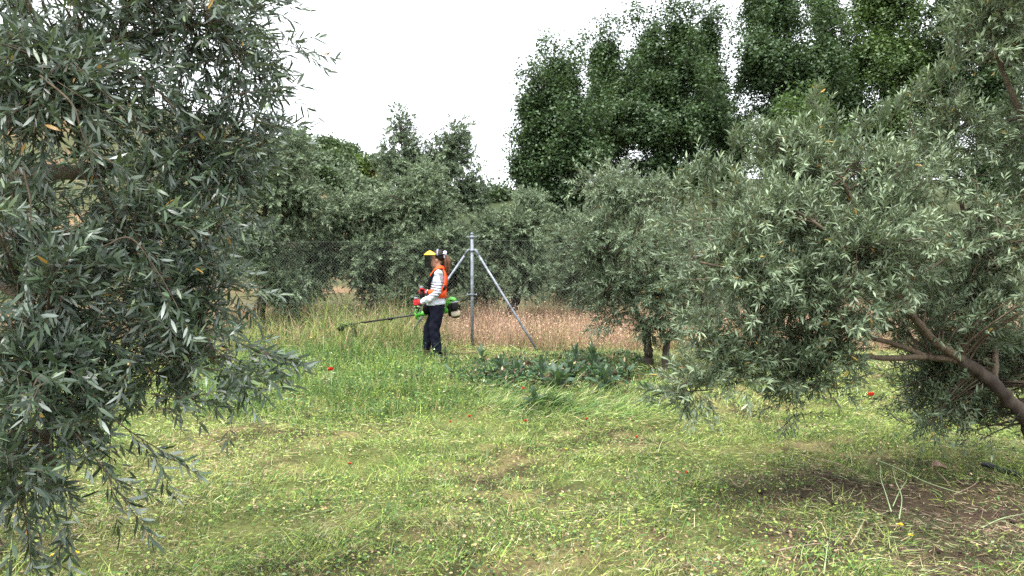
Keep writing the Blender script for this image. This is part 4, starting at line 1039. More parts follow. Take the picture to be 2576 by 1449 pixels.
# harness
hn = thing('harness', None, None); hn.parent = woman
for s_ in (-1, 1):
    P_ = smooth_path([(.165, s_ * .030, 1.345), (.125, s_ * .072, 1.372), (.075, s_ * .092, 1.360), (.025, s_ * .098, 1.315), (-.018, s_ * .096, 1.250), (-.046, s_ * .090, 1.185)], 5)
    N_ = [(.6, s_ * .5, .6)] * 5 + [(.3, s_ * .5, .8)] * 5 + [(-.1, s_ * .5, .85)] * 5 + [(-.6, s_ * .5, .6)] * 5 + [(-.85, s_ * .5, .3)] * 6
    MB().ribbon(P_, N_[:len(P_)], np.linspace(.062, .045, len(P_)), .012).build('shoulder_strap', M['orange'], hn)
    P_ = smooth_path([(.055, s_ * .125, 1.335), (.012, s_ * .135, 1.270), (-.018, s_ * .130, 1.215), (-.040, s_ * .122, 1.16), (-.046, s_ * .115, 1.09), (-.052, s_ * .105, 1.02)], 5)
    MB().ribbon(P_, [(-.6, s_ * .8, .3)] * len(P_), np.concatenate([np.linspace(.020, .062, 12), np.linspace(.058, .028, len(P_) - 12)]), .014).build('chest_pad', M['blackcloth'], hn)
    P_ = smooth_path([(.160, s_ * .045, 1.335), (.180, s_ * .070, 1.27), (.192, s_ * .086, 1.19), (.180, s_ * .100, 1.11), (.150, s_ * .125, 1.04), (.120, s_ * .140, 1.0)], 5)
    MB().ribbon(P_, [(.9, s_ * .45, .1)] * len(P_), .055, .012).build('back_strap', M['orange'], hn)
    MB().ribbon([(.178, s_ * .108, 1.10), (.172, s_ * .118, 1.065), (.165, s_ * .125, 1.03)], [(.8, s_ * .6, .1)] * 3, .045, .020).build('buckle', M['black'], hn)
ta = np.linspace(-2.62, 2.62, 41)
wz = np.interp(np.abs(ta), [0, 1.2, 1.9, 2.62], [.145, .145, .085, .06])
MB().ribbon([(.040 + (.132 + .012 * math.cos(t)) * math.cos(t), .166 * math.sin(t), .985 + (-.004 if abs(t) < 1.4 else .012)) for t in ta], [(math.cos(t), math.sin(t), 0) for t in ta], wz, .012).build('waist_belt', M['orange'], hn)
MB().ribbon([(-.080, s_y, .99) for s_y in (-.075, -.03, .03, .075)], [(-1, 0, 0)] * 4, .05, .016).build('buckle', M['black'], hn)
MB().sq((-.108, .03, .735), (.055, .10, .088), 2.6).build('hip_pad', M['blackcloth'], hn)
MB().ribbon(smooth_path([(.02, .17, .98), (-.03, .17, .90), (-.075, .13, .82)], 4), [(-.5, .8, .1)] * 9, .035, .006).build('hip_strap', M['blackcloth'], hn)

# brushcutter, held by the woman
BC = thing('brushcutter', 'green petrol brushcutter held by the woman, head in the tall weeds', 'brushcutter', tuple(PO))
def line(x): return np.array([x, .215 + .015 * x, .634 + (x + .313) * .1505])
sd_ = nrmz(line(0) - line(-1)); upv = np.array([-sd_[2], 0, sd_[0]]); RT = np.stack([sd_, np.array([0, 1.0, 0]), upv], 1)
sh_o = MB().tube([line(.16), line(-.5), line(-1.40)], .0135, 12).build('shaft', M['shaft'], BC)
MB().tube([line(-.66) + upv * -.004, line(-.72) - upv * .004], .021, 12).build('shaft_ring', M['shaft'], sh_o)
MB().tube([line(-.655) - upv * .01, line(-.70) - upv * .045], [.010, .006], 8).build('hook', M['shaft'], sh_o)
hs = MB().tube([line(-.31), line(-.26), line(-.16), line(-.02)], [(.022, .024), (.034, .034), (.038, .036), (.030, .030)], 14, (0, 0, 1))
hs.build('front_housing', M['green'], BC)
hc = MB().box(line(-.288), (.020, .034, .062), RT).sq(line(-.288) + upv * .055, (.027, .034, .024), 4, rot=RT).sq(line(-.270) - upv * .062, (.016, .028, .024), 4, rot=RT)
hc.build('handle_clamp', M['green'], BC)
MB().tube([line(-.245) - upv * .045, line(-.245) + upv * .030], .012, 10).build('clamp_bolt', M['black'], BC)
lp = line(-.265)
MB().tube(smooth_path([lp + [.045, -.03, .035], lp + [.052, -.05, .095], lp + [.02, -.06, .125], lp + [-.045, -.06, .120], lp + [-.055, -.05, .085], lp + [-.03, -.04, .045], lp + [.0, -.03, .02]], 5), .0085, 8).build('loop_handle', M['alu'], BC)
MB().sq(lp + [-.012, -.05, .122], (.035, .022, .014), 3).build('loop_cap', M['green'], BC)
hbar = MB()
hbar.tube(smooth_path([lp + [.01, -.02, .05], (-.235, .06, .735), (-.245, -.05, .755), (-.250, -.130, .775), (-.250, -.135, .80)], 5), .0105, 10)
hbar.tube(smooth_path([lp + [.01, -.0, .05], (-.225, .25, .80), (-.205, .235, .90), (-.205, .205, .945)], 5), .0105, 10)
hbar.build('handlebar', M['black'], BC)
def grip(g, lo, hi, trig):
    o = MB().tube([g + [0, 0, lo], g + [0, 0, lo * .3], g + [0, 0, .02], g + [0, 0, hi - .02]], [.017, .018, .017, .020], 12).build('grip', M['black'], BC)
    MB().tube([g + [0, 0, hi - .024], g + [0, 0, hi - .012], g + [0, 0, hi], g + [0, 0, hi + .006]], [.024, .033, .032, .022], 14).build('grip_cap', M['grey'], o)
    if trig: MB().sq(g + [.004, .0, -.058], (.038, .026, .055), 2.8).build('throttle', M['black'], o)
grip(GN, -.075, .050, False); grip(GF, -.07, .062, True)
MB().tube(smooth_path([GF + [.02, 0, -.10], (-.15, .22, .85), (-.10, .22, .72), (.05, .24, .755), (.20, .24, .76)], 6), .0045, 6).build('cable', M['black'], BC)
# engine
MB().tube([line(.10), line(.145), line(.19), line(.215)], [(.032, .032), (.046, .046), (.056, .056), (.05, .05)], 16, (0, 0, 1)).build('clutch_housing', M['green'], BC)
MB().sq((.262, .225, .735), (.066, .080, .112), 3.2, rot=RT).sq((.275, .225, .655), (.07, .07, .05), 3, rot=RT).build('engine_block', M['dirtyblack'], BC)
ec = MB().tube(smooth_path([(.192, .215, .775), (.200, .215, .825), (.225, .215, .860), (.265, .215, .875), (.300, .215, .862), (.318, .215, .835)], 4), [(.030, .062)] * 3 + [(.038, .070)] * 15 + [(.022, .055)] * 3, 14, (0.7, 0, 0.7))
ec.sq((.235, .215, .83), (.042, .068, .035), 3)
ec.build('engine_cover', M['green'], BC)
MB().sq((.248, .150, .858), (.016, .012, .010), 2.4).build('cover_vent', M['black'], BC)
af = MB().sq((.310, .165, .770), (.056, .050, .064), 5, rot=RT).build('air_filter', M['black'], BC)
MB().sq((.308, .160, .832), (.058, .052, .012), 5, rot=RT).build('filter_lid', M['grey'], af)
MB().tube([(.36, .19, .78), (.395, .19, .775)], [.02, .014], 10).tube([(.355, .19, .735), (.40, .19, .715)], .013, 8).tube([(.37, .19, .79), (.405, .19, .785)], .007, 8).tube([(.383, .19, .785), (.386, .19, .73)], .010, 8).build('starter', M['black'], BC)
tk = MB().sq((.322, .20, .655), (.074, .062, .046), 4.2, rot=RT).build('fuel_tank', M['tank'], BC)
MB().tube([(.255, .19, .615), (.29, .19, .597), (.345, .19, .598), (.385, .19, .618)], [.010, .012, .012, .008], 10).build('tank_guard', M['black'], tk)
# cutting head and guard
hd = line(-1.40)
MB().sq(hd + [-.028, 0, .002], (.045, .030, .032), 2.6, rot=RT).build('gear_head', M['dirtyblack'], BC)
MB().tube([hd + [-.045, 0, -.02], hd + [-.05, 0, -.035], hd + [-.056, 0, -.06], hd + [-.060, 0, -.085]], [.028, .052, .055, .036], 18).build('line_spool', M['black'], BC)
gd = sheet([[line(-1.27) + np.array([-.035 + .07 * a_ + (.10 * t_ - .055 * t_ * t_), (k_ - .5) * (.12 + .20 * t_), -.012 - .20 * t_ ** 1.1 + .012 * abs(k_ - .5)]) for k_ in np.linspace(0, 1, 9)] for t_, a_ in ((0, 0), (.2, .1), (.45, .25), (.7, .3), (1.0, .25))]).build('guard', M['dirtyblack'], BC)
q_ = gd.modifiers.new('solid', 'SOLIDIFY'); q_.thickness = 0.008
MB().tube([line(-1.24), line(-1.29), line(-1.36)], [.019, .024, .020], 12).build('guard_clamp', M['black'], BC)
# ------------------------------------------------------------------ grass and weeds
def soft(x, y, poly, sx=60, sy=22):
    """0..1: how far inside a patch of ground, with ragged edges."""
    vx, vy, _ = to_view(np.stack([x, y, gz(x, y)], -1))
    vx = vx + (fbm(x * 2.2, y * 2.2, 5) - .5) * 150; vy = vy + (fbm(x * 2.2, y * 2.2, 6) - .5) * 60
    r = 0
    for a, b in ((0, 0), (1, 0), (-1, 0), (0, 1), (0, -1), (.7, .7), (-.7, .7), (.7, -.7), (-.7, -.7)): r = r + inpoly(vx + a * sx, vy + b * sy, poly)
    return r / 9.0

TALL = [(430, 1010), (560, 880), (640, 835), (800, 800), (1010, 790), (1120, 830), (1085, 900), (1160, 925), (1150, 960), (1230, 1010), (1150, 1050), (960, 1062), (780, 1068), (560, 1055)]
FEET = (1090.7 - 1288) / F * 12.1

def blades(root, az, ln, wd, tilt, bend, seg, tilt_noise=None):
    """Ribbon blades: root, azimuth, length, width, tilt from the vertical, extra bend towards the tip."""
    N = len(root); V = []
    h = np.stack([np.cos(az), np.sin(az), np.zeros(N)], 1); s = np.stack([-np.sin(az), np.cos(az), np.zeros(N)], 1)
    tw = np.random.default_rng(N).uniform(-1.2, 1.2, N); s = s * np.cos(tw)[:, None] + h * (np.sin(tw) * np.cos(tilt))[:, None] - np.array([0, 0, 1.0]) * (np.sin(tw) * np.sin(tilt))[:, None]
    P = root.copy(); k = seg + 1
    for i in range(k):
        t = i / seg
        if i < seg:
            wv = wd * (1.0 if i == 0 else (1 - 0.35 * t))
            V += [P - s * wv[:, None] / 2, P + s * wv[:, None] / 2]
        else: V += [P]
        a = tilt + bend * (i + 0.5) / seg
        P = P + (h * np.sin(a)[:, None] + np.array([0, 0, 1.0]) * np.cos(a)[:, None]) * (ln / seg)[:, None]
    V = np.stack(V, 1); nv = V.shape[1]
    o = np.arange(N)[:, None] * nv; f = []; tt = []
    for i in range(seg):
        if i < seg - 1: f += [2 * i, 2 * i + 1, 2 * i + 3, 2 * i + 2]; tt.append(4)
        else: f += [2 * i, 2 * i + 1, 2 * i + 2]; tt.append(3)
    return V.reshape(-1, 3), (o + np.array(f)[None]).ravel(), np.tile(tt, N), nv

def blade_obj(name, root, az, ln, wd, tilt, bend, seg, col, mat):
    V, lo, to, nv = blades(root, az, ln, wd, tilt, bend, seg)
    return tag(obj(name, mesh_np(name, V, lo, to, False, {'col': np.repeat(col, nv, 0)}), mat), kind='stuff')

def wedge(rng, n, y0, y1, p, m=0.35):
    """Points on the ground in front of the camera, density falling with distance."""
    u = rng.random(n); e = 2 - p
    y = (y0 ** e + u * (y1 ** e - y0 ** e)) ** (1 / e)
    x = (rng.random(n) * 2 - 1) * (0.66 * y + m)
    return x, y

YG, TAN_, GRN, DRK, PAL = map(np.array, ((0.305, 0.385, 0.092), (0.46, 0.345, 0.21), (0.120, 0.220, 0.056), (0.036, 0.082, 0.026), (0.47, 0.49, 0.25)))
def pick(rng, w, cols, x, y, jitter=0.30):
    """Colour per blade: w = (N, K) weights of the colours."""
    c = np.cumsum(w, 1); c /= c[:, -1:]; r = rng.random(len(w))[:, None]
    k = (r > c).sum(1)
    o = np.array(cols)[k]
    return np.clip(o * (1 + rng.normal(size=(len(w), 1)) * jitter) * (1 + rng.normal(size=(len(w), 3)) * 0.05), 0.01, 0.9)

def zmix(x, y):
    vx, vy, _ = to_view(np.stack([x, y, gz(x, y)], -1))
    tall = soft(x, y, TALL) > rg.random(len(x))
    return vx, vy, tall

def mown_weights(x, y, vx, vy):
    n1 = fbm(x * 0.9, y * 1.1, 61, 4); n2 = fbm(x * 2.6, y * 2.6, 63, 3); n3 = fbm(x * 1.7, y * 2.1, 66, 3)
    dry = sst(0.50, 0.62, n1); lush = sst(0.48, 0.60, n2); dark = sst(0.54, 0.64, n3)
    mid = np.exp(-((vy - 1060) / 120.0) ** 2)          # the greener belt across the middle of the clearing
    near = sst(1120, 1400, vy)
    strip = np.exp(-((vy - 905) / 26.0) ** 2)            # pale freshly cut strip along the fence
    W_ = np.stack([0.75 + 0.8 * mid + 0.4 * (1 - dry), 0.08 + 0.12 * near + 0.9 * dry * (0.35 + 0.9 * near) + 0.9 * strip, 0.22 + 0.9 * lush + 0.4 * mid, 0.12 + 1.3 * dark + 0.3 * lush, 0.20 + 0.45 * dry + 0.5 * strip], 1)
    return W_, dry, lush

rg = np.random.default_rng(101)
# cut stubble
x, y = wedge(rg, 330000, 2.7, 14.0, 1.35)
vx, vy, tall = zmix(x, y); W_, dry, lush = mown_weights(x, y, vx, vy)
bz = bare(x, y); keep = (rg.random(len(x)) > 0.92 * bz) & ~(tall & (rg.random(len(x)) < 0.6)); clump = fbm(x * 4.5, y * 4.5, 71, 2); keep &= rg.random(len(x)) < sst(0.30, 0.60, clump) + 0.10
x, y, W_, clump, lush, bz = x[keep], y[keep], W_[keep], clump[keep], lush[keep], bz[keep]; n = len(x)
ln = rg.gamma(4.0, 0.0100, n) * (0.25 + 1.5 * clump ** 1.5 + 0.4 * lush) + 0.012
wd = np.maximum(rg.uniform(0.0018, 0.0045, n), 0.00060 * y)
blade_obj('mown_grass', np.stack([x, y, gz(x, y) - 0.004], 1), rg.uniform(0, 6.283, n), ln, wd, np.abs(rg.normal(0.55, 0.42, n)), rg.uniform(0.2, 1.3, n), 1, pick(rg, W_, (YG, TAN_, GRN, DRK, PAL), x, y), M['grass'])

# clippings lying in swathes, combed by the cutter
x, y = wedge(rg, 140000, 2.7, 14.0, 1.35)
vx, vy, tall = zmix(x, y); W_, dry, lush = mown_weights(x, y, vx, vy); heap = 1 - np.abs(2 * fbm(x * 0.75, y * 1.25, 81, 3) - 1); heap = sst(0.66, 0.97, heap)
keep = (rg.random(len(x)) < 0.16 + 0.95 * heap) & ~(tall & (rg.random(len(x)) < 0.85)); x, y, W_, heap, dry = x[keep], y[keep], W_[keep], heap[keep], dry[keep]; n = len(x)
flow = 6.283 * fbm(x * 0.55, y * 0.75, 83, 2) * 1.6; az = flow + rg.normal(0, 0.85, n) + math.pi * (rg.random(n) < 0.3)
ln = (rg.gamma(3.5, 0.0115, n) + 0.012) * (0.6 + 0.7 * rg.random(n)); bzz = bare(x, y)
W_[:, 1] += 0.28 + 0.8 * bzz; W_[:, 4] += 0.08; W_[:, 3] += 0.1 + 0.5 * bzz; W_[:, 0] = (W_[:, 0] + 0.8 * heap) * (1 - 0.6 * bzz); W_[:, 4] += 0.5 * heap
z = gz(x, y) + rg.random(n) ** 1.6 * 0.085 * (0.2 + heap) + 0.004
cc = pick(rg, W_, (YG, TAN_, GRN, DRK, PAL), x, y) * (1 - 0.6 * bzz * rg.random(n))[:, None]
blade_obj('grass_clippings', np.stack([x, y, z], 1), az, ln, np.maximum(rg.uniform(0.0018, 0.004, n), 0.00060 * y), rg.normal(1.42, 0.16, n), rg.normal(0.12, 0.3, n), 2, cc, M['grass'])

# small broad leaves among the stubble
x, y = wedge(rg, 110000, 2.7, 13.0, 1.45); vx, vy, tall = zmix(x, y); lf = fbm(x * 1.9, y * 1.9, 91, 3)
keep = rg.random(len(x)) < (sst(0.36, 0.62, lf) * 0.9 + 0.12) * (1 - 0.55 * bare(x, y)); x, y = x[keep], y[keep]; n = len(x)
d = nrmz(np.stack([rg.normal(size=n), rg.normal(size=n), rg.uniform(-0.1, 0.7, n)], 1)); nn = perp(d, np.array([0, 0, 1.0]) + rg.normal(size=(n, 3)) * 0.45)
L_ = rg.uniform(0.008, 0.026, n) * (1 + 0.03 * y); pos = np.stack([x, y, gz(x, y) + rg.random(n) * 0.05], 1)
V, lo, to, rr = leaf_geo(pos, d, nn, L_, L_ * rg.uniform(0.4, 0.75, n), np.zeros(n), 1, np.zeros(n))
wl = np.tile(np.array([[0.9, 0.35, 0.9, 0.5, 0.2]]), (n, 1)); cl = pick(rg, wl, (YG, TAN_, (0.13, 0.23, 0.06), (0.05, 0.10, 0.04), (0.19, 0.25, 0.15)), x, y)
tag(obj('small_weeds', mesh_np('small_weeds', V, lo, to, False, {'col': np.repeat(cl, 4, 0)}), M['grass']), kind='stuff')

# knocked over tufts, each a little heap of its own
nc = 1500; x0, y0 = wedge(rg, nc, 2.8, 12.5, 0.9); ok = ((fbm(x0 * 1.2, y0 * 1.2, 171, 3) > 0.44) | (rg.random(nc) < 0.2)) & (rg.random(nc) > 0.8 * bare(x0, y0)) & (soft(x0, y0, TALL) < .4); x0, y0 = x0[ok], y0[ok]; nc = len(x0); kb = 42
sz = rg.uniform(0.6, 1.5, nc) * (1 + 0.03 * y0); a0 = 6.283 * fbm(x0 * 0.55, y0 * 0.75, 83, 2) * 1.6 + rg.normal(0, .5, nc); R_ = lambda v: np.repeat(v, kb)
x = R_(x0) + rg.normal(size=nc * kb) * 0.05 * R_(sz); y = R_(y0) + rg.normal(size=nc * kb) * 0.05 * R_(sz); n = len(x)
kind_ = rg.random(nc); W_ = np.stack([.4 + 1.2 * (kind_ < .45), .05 + .5 * (kind_ > .9), .7 + .8 * ((kind_ > .4) & (kind_ < .75)), .15 + 1.1 * ((kind_ > .62) & (kind_ < .88)), .15 + .5 * (kind_ < .2)], 1)
blade_obj('cut_tufts', np.stack([x, y, gz(x, y) + rg.random(n) * 0.05 * R_(sz)], 1), R_(a0) + rg.normal(0, 1.0, n), rg.gamma(6, 0.0095, n) * R_(sz), np.maximum(rg.uniform(0.002, 0.0048, n), 0.0006 * y), np.abs(rg.normal(0.75, 0.35, n)), rg.uniform(0.2, 1.1, n), 2, pick(rg, np.repeat(W_, kb, 0), (YG, TAN_, GRN, DRK, PAL), x, y), M['grass'])

# litter and clods on the bare patch
x, y = wedge(rg, 60000, 2.8, 8.0, 1.2); b_ = bare(x, y); kp = rg.random(len(x)) < b_ * .55; x, y = x[kp], y[kp]; n = len(x)
cl = pick(rg, np.tile(np.array([[1.0, .9, .45, .3]]), (n, 1)), ((0.085, 0.060, 0.042), (0.20, 0.145, 0.10), (0.36, 0.29, 0.20), (0.07, 0.10, 0.04)), x, y)
blade_obj('dry_litter', np.stack([x, y, gz(x, y) + rg.random(n) * .02], 1), rg.uniform(0, 6.283, n), rg.gamma(3, 0.022, n), rg.uniform(0.0018, 0.0045, n), rg.normal(1.5, 0.13, n), rg.normal(0, .3, n), 2, cl, M['straw'])
x, y = wedge(rg, 9000, 2.8, 8.0, 1.2); kp = rg.random(len(x)) < sst(.35, .9, bare(x, y)) * .6; x, y = x[kp], y[kp]; n = len(x); r_ = rg.gamma(2.5, .0035, n) + .003
oc = np.array([[1, 0, 0], [0, 1, 0], [-1, 0, 0], [0, -1, 0], [0, 0, 1], [0, 0, -1]], float)
V = (np.stack([x, y, gz(x, y) + r_ * .3], 1)[:, None] + oc[None] * r_[:, None, None] * rg.uniform(.6, 1.35, (n, 6, 1)) + rg.normal(size=(n, 6, 3)) * .15 * r_[:, None, None]).reshape(-1, 3)
fo = np.array([0, 1, 4, 1, 2, 4, 2, 3, 4, 3, 0, 4, 1, 0, 5, 2, 1, 5, 3, 2, 5, 0, 3, 5]); lo = (np.arange(n)[:, None] * 6 + fo[None]).ravel()
cl = np.array([0.062, 0.043, 0.033]) * rg.uniform(.6, 1.6, (n, 1))
tag(obj('soil_clods', mesh_np('soil_clods', V, lo, np.full(n * 8, 3), True, {'col': np.repeat(cl, 6, 0)}), M['straw']), kind='stuff')

# uncut weeds on the left and round the woman's feet
def tall_pts(n, poly, rng, ylo, yhi, xlo, xhi):
    x = rng.uniform(xlo, xhi, n); y = rng.uniform(ylo, yhi, n)
    vx, vy, _ = to_view(np.stack([x, y, gz(x, y)], -1))
    sf = soft(x, y, poly); k = rng.random(n) < sf; return x[k], y[k], vx[k], sf[k]
x, y, vx, sf = tall_pts(180000, TALL, rg, 7.0, 19.0, -6.5, 0.4)
den = np.clip((11.5 / y) ** 1.4, 0.2, 1); cl_ = fbm(x * 2.4, y * 2.4, 95, 3); kp = rg.random(len(x)) < den * (0.35 + 0.65 * sst(0.3, 0.6, cl_)); x, y, vx, sf, cl_ = x[kp], y[kp], vx[kp], sf[kp], cl_[kp]
feet = np.exp(-((x - FEET) / 0.55) ** 2 - ((y - 11.75) / 0.55) ** 2)
n = len(x); ln = rg.gamma(6, 0.034, n) * (0.28 + 0.95 * cl_) * (0.3 + 0.7 * sf) * (1 + 1.9 * sst(12.35, 13.2, y)) * (1 + 0.15 * feet + 1.3 * np.exp(-((x + 2.5) / 0.55) ** 2 - ((y - 11.85) / 0.38) ** 2))
yel = fbm(x * 1.2, y * 1.2, 97, 3)
w_ = np.stack([0.55 + 1.0 * sst(0.45, 0.65, yel), 0.16 + 0.35 * sst(11.2, 12.6, y) + 1.6 * sst(12.3, 13.0, y) * sst(.35, .6, fbm(x * .9, y * .9, 98, 2)), 0.95 * np.ones(n), 0.45 + 0.3 * (1 - yel), 0.12 + 0.1 * sst(11, 13, y)], 1)
cc = pick(rg, w_, ((0.22, 0.31, 0.06), (0.42, 0.31, 0.18), (0.105, 0.20, 0.05), (0.045, 0.10, 0.034), (0.36, 0.40, 0.20)), x, y)
blade_obj('uncut_weeds', np.stack([x, y, gz(x, y) - 0.01], 1), rg.uniform(0, 6.283, n), ln, np.maximum(rg.uniform(0.003, 0.006, n), 0.0006 * y), np.abs(rg.normal(0.35, 0.35, n)), rg.uniform(0.1, 1.3, n), 2, cc, M['grass'])
# leafy and flowering stems in the same place
kq = rg.random(n) < 0.17; n2 = int(kq.sum()); m_ = 5
rt = np.stack([x, y, gz(x, y)], 1)[kq]; hh = (ln[kq] * 0.95)[:, None] * rg.uniform(0.25, 1.0, (n2, m_))
pos = (rt[:, None] + np.stack([rg.normal(size=(n2, m_)) * 0.03, rg.normal(size=(n2, m_)) * 0.03, hh], -1)).reshape(-1, 3); N_ = len(pos)
d = nrmz(np.stack([rg.normal(size=N_), rg.normal(size=N_), rg.uniform(-0.2, 0.9, N_)], 1)); nn = perp(d, np.array([0, 0, 1.0]) + rg.normal(size=(N_, 3)) * 0.5)
L_ = rg.uniform(0.015, 0.042, N_); V, lo, to, rr = leaf_geo(pos, d, nn, L_, L_ * rg.uniform(0.35, 0.7, N_), np.zeros(N_), 0, np.zeros(N_))
yl = np.repeat(yel[kq], m_); wl = np.stack([0.25 + 0.6 * sst(.45, .65, yl), 0.05 + 0 * yl, 1.0 + 0 * yl, 0.75 + 0 * yl, 0.14 + 0 * yl, 0.004 + 0.02 * sst(.5, .7, yl)], 1)
cl = pick(rg, wl, ((0.26, 0.33, 0.07), (0.42, 0.32, 0.18), (0.11, 0.20, 0.055), (0.055, 0.115, 0.045), (0.30, 0.37, 0.23), (0.60, 0.50, 0.05)), x, y)
tag(obj('weed_leaves', mesh_np('weed_leaves', V, lo, to, False, {'col': np.repeat(cl, 3, 0)}), M['grass']), kind='stuff')

# a swathe of long grass laid over towards the right, in front of the broad leaved plants
SW = [(1150, 1000), (1290, 975), (1420, 1005), (1640, 1025), (1720, 1045), (1600, 1062), (1400, 1065), (1220, 1040)]
x, y, vx, vy = tall_pts(42000, SW, rg, 7.2, 11.0, -1.4, 3.2); n = len(x)
w_ = np.stack([0.9 + 0 * x, 0.15 + 0 * x, 0.8 + 0 * x, 0.3 + 0 * x, 0.25 + 0 * x], 1)
blade_obj('laid_grass', np.stack([x, y, gz(x, y) + rg.random(n) * 0.03], 1), rg.normal(-0.25, 0.6, n) + 2.5 * (fbm(x * 1.5, y * 1.5, 140, 2) - .5), rg.gamma(6, 0.024, n), np.maximum(rg.uniform(0.003, 0.005, n), 0.0006 * y), rg.normal(1.0, 0.3, n), rg.uniform(0.2, 0.8, n), 2, pick(rg, w_, ((0.22, 0.32, 0.08), TAN_, (0.115, 0.21, 0.06), (0.05, 0.105, 0.04), PAL), x, y), M['grass'])

# the darker heap of laid green weeds
HP = gp(1370, 1030); n = 3400
x = HP[0] + rg.normal(size=n) * 0.14; y = HP[1] + rg.normal(size=n) * 0.12
w_ = np.tile(np.array([[0.25, 0.02, 0.9, 1.1, 0.05]]), (n, 1)); hr = np.exp(-((x - HP[0]) / 0.2) ** 2 - ((y - HP[1]) / 0.16) ** 2)
blade_obj('weed_heap', np.stack([x, y, gz(x, y) + rg.random(n) * 0.12 * hr], 1), rg.normal(-0.35, 0.8, n), rg.gamma(6, 0.018, n), rg.uniform(0.004, 0.010, n), rg.normal(1.05, 0.35, n), rg.uniform(0.2, 0.9, n), 3, pick(rg, w_, ((0.24, 0.31, 0.08), TAN_, (0.09, 0.17, 0.05), (0.045, 0.095, 0.035), PAL), x, y), M['grass'])

# cut weeds hanging on the head of the brushcutter
hp_ = np.array([PO[0] - 1.36, PO[1] + .19, PO[2] + .47]); n = 260
rt = hp_ + np.stack([rg.normal(size=n) * .09 + .05, rg.normal(size=n) * .04, rg.normal(size=n) * .018 + .01], 1)
blade_obj('cut_weeds', rt, rg.uniform(0, 6.283, n), rg.gamma(5, .022, n), rg.uniform(.004, .008, n), rg.normal(1.4, .4, n), rg.uniform(.2, 1.3, n), 2, pick(rg, np.tile(np.array([[.6, .1, .8, .4, .2]]), (n, 1)), ((0.25, 0.33, 0.08), TAN_, (0.12, 0.21, 0.05), (0.05, 0.10, 0.035), PAL), rt[:, 0], rt[:, 1]), M['grass'])

# dry tall grass beyond the fence
def fence_y(x): return np.where(x > PX[0], PX[1] + (x - PX[0]) * RD[1] / RD[0], PX[1] + (x - PX[0]) * LD[1] / LD[0])
N0 = 150000
y = 13.0 + 7.5 * rg.random(N0) ** 1.5; x = (rg.random(N0) * 2 - 1) * (0.62 * y + 0.5)
edge = fence_y(np.minimum(x, 0.6)) + 0.35 * (fbm(x * 1.4, y * 1.4, 111, 2) - 0.5)
cl_ = fbm(x * 1.7, y * 1.7, 113, 3); kp = (y > edge) & (rg.random(N0) < 0.35 + 0.65 * sst(0.3, 0.6, cl_)); x, y, cl_, ed = x[kp], y[kp], cl_[kp], edge[kp]; n = len(x)
ln = rg.gamma(7, 0.066, n) * (0.22 + 1.0 * cl_) * np.clip(0.45 + (y - ed) * 1.2, 0, 1)
pk = fbm(x * 1.1, y * 1.1, 115, 3); gr = 0.12 + 0.9 * sst(-1.2, -3.2, x) * sst(0.45, 0.6, fbm(x, y, 116, 2)) + 0.5 * np.exp(-((y - ed) / 0.35) ** 2)
w_ = np.stack([0.9 * sst(0.3, 0.6, pk) + 0.25, 0.8 + 0 * x, 0.25 + 0.7 * sst(.5, .35, cl_), gr * 0.6, gr * 0.5], 1)
cc = pick(rg, w_, ((0.52, 0.34, 0.255), (0.46, 0.33, 0.20), (0.19, 0.115, 0.072), (0.20, 0.24, 0.08), (0.36, 0.36, 0.14)), x, y)
blade_obj('dry_grass', np.stack([x, y, gz(x, y) - 0.01], 1), rg.uniform(0, 6.283, n), ln, np.maximum(rg.uniform(0.0025, 0.005, n), 0.0006 * y), np.abs(rg.normal(0.14, 0.18, n)), rg.uniform(0.0, 0.7, n), 1, cc, M['straw'])
kq = rg.random(n) < 0.34; n2 = int(kq.sum()); m_ = 3
pos = (np.stack([x, y, gz(x, y)], 1)[kq][:, None] + np.stack([rg.normal(size=(n2, m_)) * 0.05, rg.normal(size=(n2, m_)) * 0.05, ln[kq][:, None] * rg.uniform(0.55, 1.05, (n2, m_))], -1)).reshape(-1, 3); N_ = len(pos)
d = nrmz(np.stack([rg.normal(size=N_), rg.normal(size=N_), rg.uniform(0.0, 1.4, N_)], 1)); nn = perp(d, rg.normal(size=(N_, 3)))
L_ = rg.uniform(0.022, 0.05, N_); V, lo, to, rr = leaf_geo(pos, d, nn, L_, L_ * rg.uniform(0.25, 0.5, N_), np.zeros(N_), 0, np.zeros(N_))
cs = np.repeat(cc[kq], m_, 0) * rg.uniform(0.85, 1.3, (N_, 1))
tag(obj('seed_heads', mesh_np('seed_heads', V, lo, to, False, {'col': np.repeat(np.clip(cs, 0, .85), 3, 0)}), M['straw']), kind='stuff')

# ------------------------------------------------------------------ broad leaved plants
M['stem'] = pmat('green_stem', (0.16, 0.24, 0.09), 0.6, 0, 0.3, 0.2, 30)
def big_leaf(rng, L, W, droop, rnd):
    """Long wavy leaf with a raised midrib and lobed edges, along +X."""
    k = 9; t = np.linspace(0, 1, k); wv = W * np.sin(np.pi * np.clip(t * 0.93 + 0.05, 0, 1)) ** 0.8 * (1 + 0.16 * (np.arange(k) % 2) - 0.08); wv[-1] = 0.002
    mid = np.stack([L * (t - 0.18 * droop * t ** 2), 0 * t, L * (0.30 * t - droop * 0.62 * t ** 2)], 1)
    rip = 0.012 * np.sin(t * 19 + rng.random() * 6)
    l = mid + np.stack([0 * t, wv, wv * 0.35 + rip], 1); r = mid + np.stack([0 * t, -wv, wv * 0.35 - rip], 1)
    V = np.concatenate([l, mid, r]); F_ = []
    for i in range(k - 1): F_ += [(k + i, k + i + 1, i + 1, i), (2 * k + i, 2 * k + i + 1, k + i + 1, k + i)]
    m = MB().add(V, F_, rnd).mesh('leaf'); m.materials.append(M['thistle']); return m
rq = np.random.default_rng(55)
